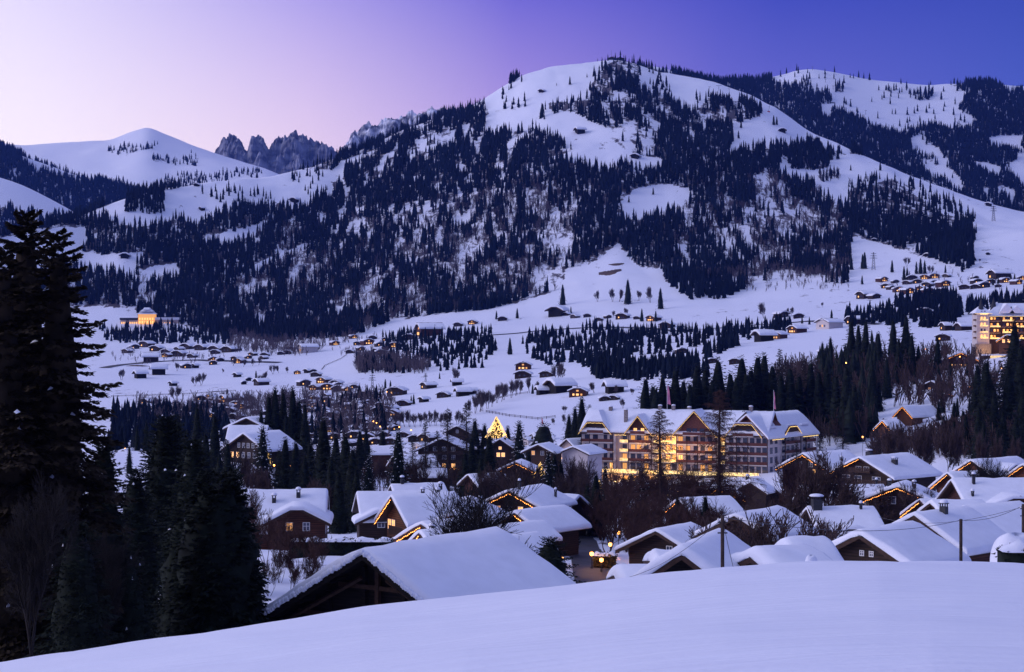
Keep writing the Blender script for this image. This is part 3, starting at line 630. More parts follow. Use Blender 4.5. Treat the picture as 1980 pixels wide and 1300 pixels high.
def window(root, frame, x, y, z, w, h, lit=0, shut=None, side=0, bars=True):
    """side 0: in the front wall facing local -y at y; side 1: in the wall facing local +x at x (given as y position along)"""
    if side == 0: fr = frame; ox, oy = x, y; ax = lambda u, v, q: (ox+u, oy-v, q)
    f = MB(frame); t = .07
    if side == 0:
        f.box(x-w/2-t, x+w/2+t, y-.06, y+.02, z-t, z); f.box(x-w/2-t, x+w/2+t, y-.06, y+.02, z+h, z+h+t)
        f.box(x-w/2-t, x-w/2, y-.06, y+.02, z, z+h); f.box(x+w/2, x+w/2+t, y-.06, y+.02, z, z+h)
        if bars: f.box(x-.03, x+.03, y-.055, y-.012, z, z+h); f.box(x-w/2, x-.03, y-.05, y-.012, z+h*.55, z+h*.55+.05); f.box(x+.03, x+w/2, y-.05, y-.012, z+h*.55, z+h*.55+.05)
    else:
        f.box(x-.02, x+.06, y-w/2-t, y+w/2+t, z-t, z); f.box(x-.02, x+.06, y-w/2-t, y+w/2+t, z+h, z+h+t)
        f.box(x-.02, x+.06, y-w/2-t, y-w/2, z, z+h); f.box(x-.02, x+.06, y+w/2, y+w/2+t, z, z+h)
    o = f.build('window', 'frame', root); p = MB(frame)
    if side == 0: p.box(x-w/2, x+w/2, y-.012, y-.004, z, z+h)
    else: p.box(x+.004, x+.012, y-w/2, y+w/2, z, z+h)
    p.build('pane', ('glass', 'lit', 'litdim')[lit], o)
    if shut:
        for s in (-1, 1):
            q = MB(frame); c = w*.5+t+.02; q.box(x+s*c if s > 0 else x-c-w*.5, x+c+w*.5 if s > 0 else x-c, y-.07, y-.02, z, z+h); q.build('shutter', shut, root)
    return o
def railing(root, frame, x0, x1, y0, z0, depth=1.1, mat_='wood_red', h=1.0, light=False, slats=True, gap=.22):
    f = MB(frame); f.box(x0, x1, y0-depth, y0, z0-.16, z0); b = f.build('balcony', mat_, root)
    s = MB(frame); s.box(x0, x1, y0-depth-.04, y0-depth+.04, z0+h-.1, z0+h)
    if slats:
        n = int((x1-x0)/gap)
        for i in range(n): xx = x0+(i+.5)*(x1-x0)/n; s.box(xx-gap*.36, xx+gap*.36, y0-depth-.02, y0-depth+.02, z0+.003, z0+h-.1)
    else: s.box(x0, x1, y0-depth-.02, y0-depth+.02, z0+.05, z0+h-.1)
    s.build('railing', mat_, b)
    if light: bulbs(frame, [(x0, y0-depth-.12, z0+h+.02), (x1, y0-depth-.12, z0+h+.02)]).build('light_chain', 'bulb', root)
    return b
def chimney(root, frame, x, y, zr, pitch, h=1.3, w=.45, m='dark', snow=.5, cowl=True):
    w *= .72; h *= .85
    zb = zr-abs(x)*math.tan(pitch); c = MB(frame); c.box(x-w, x+w, y-w*.8, y+w*.8, zb-.4, zb+snow+h)
    if cowl:
        for sx in (-1, 1):
            for sy in (-1, 1): c.box(x+sx*w*.8-.05, x+sx*w*.8+.05, y+sy*w*.6-.05, y+sy*w*.6+.05, zb+snow+h, zb+snow+h+.3)
        c.box(x-w*1.2, x+w*1.2, y-w, y+w, zb+snow+h+.3, zb+snow+h+.38)
    o = c.build('chimney', m, root)
    s = MB(frame); top = zb+snow+h+(.38 if cowl else 0); s.lathe(s._p((x, y, 0)) if 0 else (x, y, top), [(w*1.25,.01),(w*1.3,.12),(w*1.0,.28),(w*.4,.36),(.02,.38)], 10); s.build('snow_cap', 'snow', o, True)
    return o
def house(px, py, D, th, hw, L, pd, label, group=None, name='chalet', cat='chalet', wall='wood', snow=.5, ov=1.2, oe=None, lights=0, wins=(), balc=(), chim=(), cross=(), skyl=(), base=None, low='plaster', lowh=0, sd=0, purlin=False, twin=(), wallh=None, n=10, roofm='beam'):
    """px,py: photo pixel of the snow-covered front end of the ridge at depth D; th: how far the ridge turns right of straight away (degrees);
    hw: half width of the roof, L: length of the roof"""
    snow *= .72; a = math.radians(th); p = math.radians(pd); top = P(px, py, D)
    rd = Vector((math.sin(a), math.cos(a), 0)); xd = Vector((math.cos(a), -math.sin(a), 0))
    oe = ov if oe is None else oe
    # ground under the four corners
    zs = []
    for u in (-hw, hw):
        for v in (0, L):
            q = Vector((top.x, top.y, 0))+xd*u+rd*v; zs.append(float(G.z(q.x/q.y*F+CX, q.y)))
    gmin = min(zs); gz_ = sum(zs)/4
    root = thing(name, label, cat, (top.x, top.y, gz_), 0, group); root.rotation_euler = (0, 0, -a)
    zr = top.z-snow-gz_; fr = None; w = hw-ov; t = math.tan(p); zb = gmin-gz_-.6
    ze = zr-w*t-.24
    if wallh: zb = max(zb, ze-wallh)
    yb0, yb1 = oe, L-oe
    wm = MB(); wm.prism([(-w, zb+lowh), (w, zb+lowh), (w, ze), (0, zr-.24), (-w, ze)], yb0, yb1); wm.build('wall', wall, root)
    if lowh: q = MB(); q.box(-w-.003, w+.003, yb0-.003, yb1+.003, zb, zb+lowh); q.build('ground_floor', low, root)
    rf, sn = roof_parts(fr, hw, 0, L, zr, p, snow=snow, seed=sd or int(px*7+py), n=n)
    if purlin:
        for u in [i*w/3 for i in range(-3, 4)]: rf.box(u-.11, u+.11, -.05, yb0, zr-abs(u)*t-.48, zr-abs(u)*t-.23)
    r = rf.build('roof', roofm, root); sn.build('snow', 'snow', root, True)
    if lights: 
        le = zr-.45; pts = [(-hw, -.16, le-hw*t), (0, -.16, le), (hw, -.16, le-hw*t)]
        if lights == 2: pts = pts[:2]
        if lights == 3: pts = pts[1:]
        bulbs(fr, pts, .36, .062).build('light_chain', 'bulb', root)
    zf = lambda f: zr-.24+f
    for wn in wins:            # x, drop below the ridge, width, height, lit, shutter
        x, dz, ww, hh = wn[:4]; window(root, fr, x, yb0, zr-dz, ww, hh, wn[4] if len(wn) > 4 else 0, wn[5] if len(wn) > 5 else None)
    for b in balc:             # x0, x1, drop, light
        railing(root, fr, b[0], b[1], yb0, zr-b[2], mat_=b[4] if len(b) > 4 else 'wood_red', light=len(b) > 3 and b[3])
    for c in chim: chimney(root, fr, c[0], c[1], zr, p, *(c[2:]), snow=snow)
    for sx, sy, sw, sh in skyl:
        q = MB(); zz = zr-abs(sx)*t; dx = sh/2; s = 1 if sx > 0 else -1
        q.add([(sx-dx, sy-sw/2, zr-abs(sx-dx)*t+snow+.08), (sx+dx, sy-sw/2, zr-abs(sx+dx)*t+snow+.08), (sx+dx, sy+sw/2, zr-abs(sx+dx)*t+snow+.08), (sx-dx, sy+sw/2, zr-abs(sx-dx)*t+snow+.08),
               (sx-dx, sy-sw/2, zz-.1), (sx+dx, sy-sw/2, zz-.1), (sx+dx, sy+sw/2, zz-.1), (sx-dx, sy+sw/2, zz-.1)], [(0,1,2,3),(4,7,6,5),(0,4,5,1),(1,5,6,2),(2,6,7,3),(3,7,4,0)])
        q.build('skylight', 'dark', root)
    for cg in cross:           # cross gable on the +x or -x slope: side, y, half width, ridge drop, projection beyond the eave, lights, wins, pitch
        sd_, cy, ch, cd, pr, cl, cw, cp = (list(cg)+[0, (), pd])[:8]; cp = math.radians(cp)
        xa = sd_*0.0; o = Vector((0, cy, 0))
        # local frame: y axis runs from the outer face back toward the ridge, x across
        yv = Vector((-sd_, 0, 0)); xv = Vector((0, sd_, 0)); org = (sd_*(hw+pr), cy, 0); fr2 = (org, xv, yv); zc = zr-cd; Lc = hw+pr-max(cd/t-.6, .3)*1.0
        r2, s2 = roof_parts(fr2, ch, 0, Lc, zc, cp, snow=snow, seed=int(cy*3+px), n=max(4, n//2)); cr = r2.build('gable_roof', 'beam', root); s2.build('snow', 'snow', cr, True)
        w2 = ch-ov*.6; q = MB(fr2); q.prism([(-w2, zb+.02), (w2, zb+.02), (w2, zc-w2*math.tan(cp)-.24), (0, zc-.24), (-w2, zc-w2*math.tan(cp)-.24)], ov*.8, Lc); q.build('gable_wall', wall, root)
        if cl: le = zc-.45; bulbs(fr2, [(-ch, -.16, le-ch*math.tan(cp)), (0, -.16, le), (ch, -.16, le-ch*math.tan(cp))], .36, .062).build('light_chain', 'bulb', root)
        for wn in cw: window(root, fr2, wn[0], ov*.8, zc-wn[1], wn[2], wn[3], wn[4] if len(wn) > 4 else 0)
    for wn in twin:            # windows in the +x side wall: y, drop, w, h, lit
        window(root, fr, w, wn[0], zr-wn[1], wn[2], wn[3], wn[4], side=1)
    return root
# --- the hay barn just below the slope
barn = house(702, 1057, 104, 36, 9.9, 13.8, 29, 'dark timber barn with thick snow roof just below the foreground slope', name='barn', cat='barn', wall='old', snow=.54, ov=1.5, oe=1.7, purlin=True, n=18, sd=4, roofm='old')  # roof takes the near-black wood too, painting in the shade beneath it
def barn_timber():
    zr = P(702,1057,104).z-.54*.72-barn.location.z; t = math.tan(math.radians(29)); w = 7.5
    for x in (-4.2, -1.2, 2.0, 4.4):
        q = MB(); q.box(x-.14, x+.14, 1.4, 1.696, -2, zr-.5-abs(x)*t); q.build('post', 'old', barn)
    for dz, e in ((2.3, 3.2), (4.3, 6.6)):
        q = MB(); q.box(-e, e, 1.3, 1.39, zr-dz-.16, zr-dz+.12); q.build('beam', 'beam', barn)
    for s in (-1, 1):
        q = MB(); a = Vector((s*1.0, 1.0, zr-1.7)); b = Vector((s*9.2, 1.0, zr-.8-9.2*t)); q.tube(a, b, .15, k=4); q.build('rafter', 'beam', barn)
    q = MB(); q.box(-.15, .15, 1.25, 1.5, zr-4.3, zr-.4); q.build('post', 'beam', barn)
    g = random.Random(5); q = MB()        # snow fringe of small lumps on the gable's edge
    for s in (-1, 1):
        for i in range(60):
            x = s*(.1+i*.163); q.lathe((x, -.14+g.uniform(-.04,.04), zr-abs(x)*t+g.uniform(.0,.12)), [(.09,-.12),(.15,.0),(.12,.14),(.02,.22)], 6)
    q.build('snow_edge', 'snow', barn, True)
barn_timber()
W = lambda x, dz, lit=0, w=1.0, h=1.2, s=None: (x, dz, w, h, lit, s)
NG = 'chalets of the near quarter'
house(467, 946, 232, 86, 8.2, 11.6, 30, 'wide snow-roofed red timber chalet with front gable behind the bare bushes', NG, wall='wood_red', snow=.55, ov=1.2, cross=[(1, 8.0, 4.4, 1.1, 1.6, 0, [W(-1.0,3.2,2,.8,1.0), W(1.2,3.2,0,.8,1.0)], 27)], chim=[(3.0, 4.6, .9), (2.0, 7.8, 1.0)])
house(757, 956, 228, 62, 5.4, 9.4, 35, 'brown chalet with orange-lit left eave and two bright windows beside it', NG, wall='wood_warm', snow=.4, lights=2, wins=[W(-3.3,4.7,1,1.0,1.3), W(-2.0,4.7,1,1.0,1.3)], balc=[(-1.2,3.2,4.9,False,'beam'), (-4,3.4,7.3,False,'beam')], chim=[(-.8,7.2,.5)])
house(690, 950, 262, 80, 8.0, 14.0, 24, 'low wide chalet under a broad snow roof, behind the orange-eaved chalet', NG, snow=.5, cross=[(1, 3.0, 4.0, 1.8, .6, 0, [W(0,2.6,0)], 25)], chim=[(1.5,10,.7), (-.5,13,.9)])
house(756, 935, 300, 75, 6.4, 9.5, 26, 'small snow-covered chalet rising behind the low wide chalet roof', NG, snow=.5, chim=[(0,2,.8)])
house(815, 1007, 204, 48, 6.6, 9.0, 25, 'chalet with a long orange-lit left eave behind the foreground barn', NG, wall='wood_red', snow=.45, lights=2)
house(812, 1024, 190, 62, 3.6, 5.5, 27, 'small lit snow-roofed annex tucked behind the barn ridge', NG, wall='wood_red', snow=.45, lights=2, chim=[(-1,2,.4)])
house(874, 990, 225, 8, 4.2, 9.0, 28, 'chalet with short bulb-lit gable behind the big bare tree', NG, snow=.45, lights=1, wins=[W(0,2.6,0)])
house(878, 972, 250, 10, 6.5, 12, 24, 'upper chalet with faint lit gable above the bare tree crown', NG, snow=.45, lights=1, wins=[W(-1,2.8), W(1,2.8)], chim=[(-2,6,.9), (2.4,8,.8)])
house(985, 946, 272, 26, 6.2, 12.5, 25, 'tall dark chalet with full bulb-lit gable and two chimneys, centre', NG, snow=.42, lights=1, wins=[W(-2.6,3.6,2,.8,1.0), W(-.6,3.6,0,.8,1.0), W(1.4,3.6,1,.8,1.0), W(-2.2,6.2), W(.6,6.2,1)], chim=[(.6,2.4,1.3,.3), (4.2,8.5,1.2,.25)], balc=[(-3.6,3.6,4.5)])
house(995, 986, 232, 40, 4.6, 11.0, 30, 'steep-roofed chalet with lit window under its short glowing eave', NG, snow=.45, lights=3, wins=[W(1.2,2.9,1,.9,1.1)], wall='wood')
house(962, 1013, 212, 50, 3.4, 7.6, 30, 'low chalet roof with a dotted light line right of the bare tree', NG, snow=.42, lights=3)
house(973, 1035, 196, 45, 3.2, 5.6, 30, 'small chalet with sloping light line behind the barn roof', NG, snow=.42, lights=3, wall='wood_red')
house(1120, 956, 285, -58, 5.6, 10.0, 30, 'chalet with snow roof lit along its falling right edge beside dark trees', NG, snow=.42, lights=0, wins=[W(-2,3.2,1)], twin=[(3,5.4,1,1.2,1), (5.5,5.4,.9,1.2,2)], balc=[(-3,3,5)])
house(1258, 1066, 148, 85, 3.4, 6.5, 8, 'flat hut carrying a tall block of snow beside the street lamps', NG, name='hut', cat='hut', snow=1.1, ov=.4)
house(1190, 1092, 118, 85, 3.4, 9.0, 12, 'low shed buried in snow left of the dark barn gable', NG, name='shed', cat='shed', snow=1.0, ov=.4)
house(1318, 1055, 112, 20, 4.2, 11, 35, 'small barn with black open gable under thick snow, below the pole', NG, name='barn', cat='barn', wall='old', snow=.72, ov=.8, n=14)
house(1452, 1056, 114, 62, 4.2, 5, 22, 'humped snow roof right of the wooden pole', NG, name='shed', cat='shed', snow=1.0, ov=.6, n=14)
house(1512, 1038, 120, 72, 4.8, 3.6, 32, 'rounded snow-buried roof in front of the bare fan-shaped bush', NG, name='shed', cat='shed', snow=1.0, ov=.6, n=14)
house(1420, 992, 172, 36, 4.6, 9.5, 27, 'red-brown chalet gable with green shutters left of the fan-shaped bush', NG, wall='wood_red', snow=.42, wins=[(-1.6,3.9,.8,1.2,0,'frame'), (.6,3.9,.8,1.2,0,'shutter'), W(2.8,3.9,0,.6,.8)], ov=1.0)
house(1268, 1022, 205, 34, 5.6, 9, 26, 'dark chalet half hidden under the big larch, one pale window', NG, snow=.42, wins=[(1.2,3.0,.7,1.1,0)])
house(1388, 940, 332, 4, 5.4, 9, 22, 'chalet with bulb-lit gable just below the grand hotel', NG, snow=.5, lights=1, wins=[W(0,2.4,0)], chim=[(2,5,.9)])
house(1312, 962, 300, 66, 6.0, 10.5, 27, 'snow-roofed chalet with one lit eave below the larch branches', NG, snow=.42, lights=2)
house(1450, 926, 372, 30, 4.0, 5, 30, 'small snow-heaped pavilion roof in front of the hotel terrace', NG, name='pavilion', cat='pavilion', snow=1.1, ov=.5, chim=[(-1.2,1.5,1.0)])
house(1496, 936, 375, 60, 4.6, 6, 24, 'low snow mound roof right of the pavilion', NG, name='pavilion', cat='pavilion', snow=1.0, ov=.5)
house(1552, 875, 425, 50, 8.8, 16.5, 25, 'large chalet with lit gable and one glowing window right of the hotel', NG, snow=.5, lights=1, wins=[W(-1.5,3.2,0,1.2,1.1), W(1.5,3.2,0,1.2,1.1), W(3.4,5.4,1,2.2,1.6), W(-4.5,5.4,0,1.2,1.2), W(-1,5.4,0,2,1.2), W(0,8,2,2.2,1.4)], balc=[(-6,6,5.6,False,'beam'), (-6,6,8.4,False,'beam')], chim=[(5,9,.8), (3,3,.6)], skyl=[(3,7,.9,1.1)])
house(1661, 882, 398, 48, 9.8, 19.5, 25, 'largest dark chalet with long snow roof, skylights and black chimney', NG, snow=.5, lights=2, wins=[W(-1.0,3.2,0,1.4,1.0), W(1.2,3.2,0,1.4,1.0), W(-4.5,5.8,0,2.0,1.4), W(-1.2,5.8,0,2.0,1.4), W(4.0,5.8,0,2.2,1.4), W(-7.4,6.2,1,1.2,1.6)], balc=[(-7.5,7.5,6.1,False,'beam'), (-7.5,7.5,8.9,False,'beam'), (-3,3,3.4,False,'beam')], chim=[(-1.2,5.5,1.4,.9), (4.4,7.8,1.3,.85)], skyl=[(2.2,6,.8,1.0), (2.2,8.4,.8,1.0), (2.2,12,.8,1.0), (2.2,14,.8,1.0), (6.5,14,.8,.9)])
house(1832, 912, 350, 62, 5.8, 8.5, 33, 'warm brown gable end with bright lit eave peeping beside the big snow roof', NG, wall='wood_red', snow=.45, lights=2, balc=[(-2.4,2.4,4.2,False,'wood_warm')])
house(1840, 924, 262, 88, 8.8, 14.5, 25, 'broad snow roof with two tall black chimneys and a lit window at right edge', NG, snow=.5, wall='wood_red', cross=[(1, 7.4, 5.6, 1.5, 1.0, 0, [W(1.9,3.4,1,2.0,1.5)], 22)], chim=[(2.0,2.8,1.5,.35), (5.4,1.6,.7,.3), (1.5,12.5,.5)], skyl=[(1.2,5.4,.9,.7)])
house(1735, 936, 300, 22, 6.4, 10, 23, 'dark chalet with full dotted bulb gable right of the pollarded bushes', NG, snow=.55, lights=1, wins=[W(-1.2,3.2,0,1.4,1.2)], chim=[(-1.8,2.5,.9), (2.4,3.4,1.0)])
house(1779, 964, 270, 70, 5.5, 4.5, 28, 'narrow chalet wing with a rising dotted light line', NG, snow=.30, lights=2)
house(1548, 936, 310, 88, 7.0, 15.2, 26, 'long snow roof with a small dark gable in front of the two large chalets', NG, snow=.5, cross=[(1, 7.0, 3.8, 2.2, -1.0, 0, (), 24)], chim=[(3,6,1.0), (-.5,16-2,.7,.3)])
house(1560, 978, 240, 86, 9.2, 9.6, 24, 'wide snow roof with dark arched gable above a lit doorway', NG, snow=.55, wall='old', cross=[(1, 4.8, 3.9, 1.9, -2.4, 0, (), 22)], chim=[(.8,1.2,1.6,1.1), (1.2,7.4,.7,.3)], skyl=[(3.4,7.6,1.1,.8)], twin=[(2.6,5.9,1.2,1.4,1), (5.2,6.2,1.4,1.2,2)])
house(1662, 1023, 142, 42, 5.3, 9.0, 28, 'front chalet with white windows and green shutters behind the slope', NG, snow=.55, wall='wood', ov=.9, wins=[(-1.35,3.55,1.1,.8,0,'shutter'), (1.75,3.55,1.1,.8,0,'shutter'), W(-4.1,4.0,0,.8,.5), (-.3,1.9,.3,.35,0), (.6,1.9,.3,.35,0)], chim=[], n=14)
house(1768, 990, 178, 46, 6.2, 10.2, 30, 'warm timber chalet with open purlin gable and a black chimney', NG, snow=.5, wall='wood_warm', ov=1.3, purlin=True, wins=[W(-1.8,2.9,0,.9,1.2,'wood_red'), W(.6,3.1,0,1.0,1.2,'wood_red')], chim=[(.9,4.2,1.0,.5)], balc=[(-3,3,4.2,False,'wood_warm')], n=14)
house(1862, 976, 216, 58, 8.4, 10.5, 27, 'chalet whose long falling eave carries dotted bulbs above the pole', NG, snow=.5, lights=3, n=14)
house(1800, 966, 236, 80, 6.8, 7.5, 24, 'low snow roof left of the dotted-eave chalet', NG, snow=.55)
# --- other buildings a little farther
MG = 'chalets around the village centre'
house(476, 806, 560, 20, 8.6, 14, 24, 'dark chalet top above the tall many-windowed chalet at left', MG, snow=.6, wins=[W(x,3.9,0,.9,.9) for x in (-3,-1.2,1.2,3)], balc=[(-5,5,5.2,False,'beam')])
house(470, 836, 500, 34, 8.8, 16, 30, 'tall many-windowed chalet with two glowing windows among dark trees', MG, snow=.55, wins=[W(x,4.2,0,.9,1.3) for x in (-2.8,-.9,.9,2.8)]+[W(x,7.2,1 if x < -3 else 0,1.0,1.6) for x in (-5.4,-3.2,-1,1.2,3.4,5.6)]+[W(x,10.2,0,.9,1.4) for x in (-4.5,-1,2.5)], cross=[(-1, 9.5, 5.0, 1.2, -1.0, 0, (), 32)])
house(442, 822, 540, 88, 9.5, 12.5, 30, 'long snow roof joined behind the tall many-windowed chalet', MG, snow=.55)
house(238, 868, 520, 20, 4.2, 8, 26, 'small chalet with dim windows between the left spruces', MG, snow=.5, wins=[W(-1.6,2.6,2), W(1.0,2.6,0), W(0,5,2)])
house(232, 905, 470, 80, 4.5, 8, 24, 'low snow roof below the small left chalet', MG, snow=.5)
house(712, 862, 600, 84, 5.5, 10.5, 24, 'snow roof left of the bare larches in the village', MG, snow=.6, wall='wood_red')
house(855, 846, 560, 6, 9.4, 16, 25, 'big brown block chalet with light chain balcony behind the larches', MG, snow=.5, wins=[W(x,dz,1 if (dz == 9.6 and x > 0) else (2 if (x+dz) % 3 < 1 else 0),1.2,1.3) for dz in (4.2,6.9,9.6) for x in (-5.5,-2.5,.5,3.5)], balc=[(-7,7,11.0,True,'beam'), (-7,7,5.2,False,'beam'), (-7,7,7.9,False,'beam')], wall='wood')
house(883, 822, 720, 10, 6.0, 10, 27, 'grey chalet gable between the two bare larches, against the field', MG, snow=.55, wins=[W(0,3)])
house(966, 848, 560, 8, 5.0, 10, 33, 'dark house with glowing round lamp below the illuminated spruce', MG, snow=.4, wins=[W(0,3.4,1,.9,.9), W(-.6,5.8,1,1.1,1.3), W(1.0,5.8,1,1.1,1.3)], chim=[(1.2,4,.9)])
house(1040, 858, 520, 22, 5.6, 10, 25, 'house with pale timber gable right of the snowy conifer', MG, snow=.5, wins=[W(-2,3.2,2), W(1,3.2)], wall='beam', chim=[(-2,4,.7)])
house(1108, 862, 520, 30, 5.6, 12, 22, 'low house touching the left end of the grand hotel', MG, snow=.45, wall='plaster')
house(998, 892, 430, 8, 8.2, 10, 26, 'dark chalet with bulb-lit gable in the middle of the trees', MG, snow=.35, lights=1, wins=[W(0,3.2,0)])
house(1030, 838, 650, 84, 5.0, 8, 22, 'small white-walled house beside the round dark tree', MG, snow=.5, wall='plaster')
house(905, 916, 380, 60, 5.0, 9, 28, 'lone slanting snow roof edge among the trees left of centre', MG, snow=.35, wall='wood_red')
house(808, 905, 420, 85, 4.0, 7, 24, 'hidden lower house below the leaning larch', MG, snow=.45, wins=[W(0,3,1)])
house(760, 880, 480, 70, 7.0, 12, 26, 'snow roof behind the snowy spruce, left of the big block chalet', MG, snow=.5, wall='wood_red', wins=[W(0,4,1), W(2,4,2)])
house(1095, 848, 640, 40, 6.4, 10, 38, 'warm floodlit pale house left of the grand hotel', MG, snow=.4, wall='cream', wins=[W(x,dz,1,1.0,1.4) for dz in (5.5,8.5) for x in (-3,0,3)])
house(1128, 845, 655, 86, 6.5, 9, 34, 'mansard-roofed house behind the floodlit pale house', MG, snow=.45, wall='cream')
house(1745, 784, 640, 50, 4.6, 9, 42, 'steep small chalet with glowing gable outline on the wooded slope', MG, snow=.45, lights=1, wall='wood_warm')
house(1764, 784, 655, 50, 4.6, 12, 42, 'second steep chalet beside it with glowing gable on the wooded slope', MG, snow=.45, lights=1, wall='wood_warm')
house(1706, 812, 600, 60, 4.6, 7.6, 36, 'lowest small chalet with lit left edge on the wooded slope', MG, snow=.45, lights=1, wall='wood_warm')
house(1800, 736, 740, 30, 5.6, 7, 26, 'dark chalet with pale eave left of the tall slope spruces', MG, snow=.4, wins=[W(-1,4,2)])
house(1836, 760, 700, 24, 4.6, 8, 26, 'chalet with lit front eave between slope spruces', MG, snow=.45, lights=1)
house(1885, 735, 700, 55, 6.0, 12, 38, 'chalet with steep glowing left edge behind the tall right spruce', MG, snow=.45, lights=2, wall='wood_warm')
house(1858, 680, 800, 6, 9.6, 16, 24, 'wide brown chalet with glowing roof outline below the palace hotel', MG, snow=.55, lights=1, wall='wood_red', wins=[W(x,7.0,1,1.0,1.4) for x in (-4,-2,0,2,4.4)]+[W(x,3.6,0) for x in (-1.5,1.5)], balc=[(-8,8,7.2,False,'wood_red'), (-8,8,4.6,False,'wood_red')])
house(1940, 735, 690, 84, 5.0, 10, 24, 'pale house with flat snow roof behind the right-edge spruce', MG, snow=.5, wall='cream', wins=[W(0,3,1)])
house(1878, 888, 360, 52, 5.2, 16, 30, 'small chalet row end with lit left gable behind the gnarled bare tree', MG, snow=.4, lights=2, wall='wood_warm', cross=[(1,8,3,.8,.5,0,(),24)])
house(1978, 896, 350, 56, 5.2, 9, 32, 'chalet cut by the right edge with lit left gable', MG, snow=.4, lights=2, wall='wood_warm')
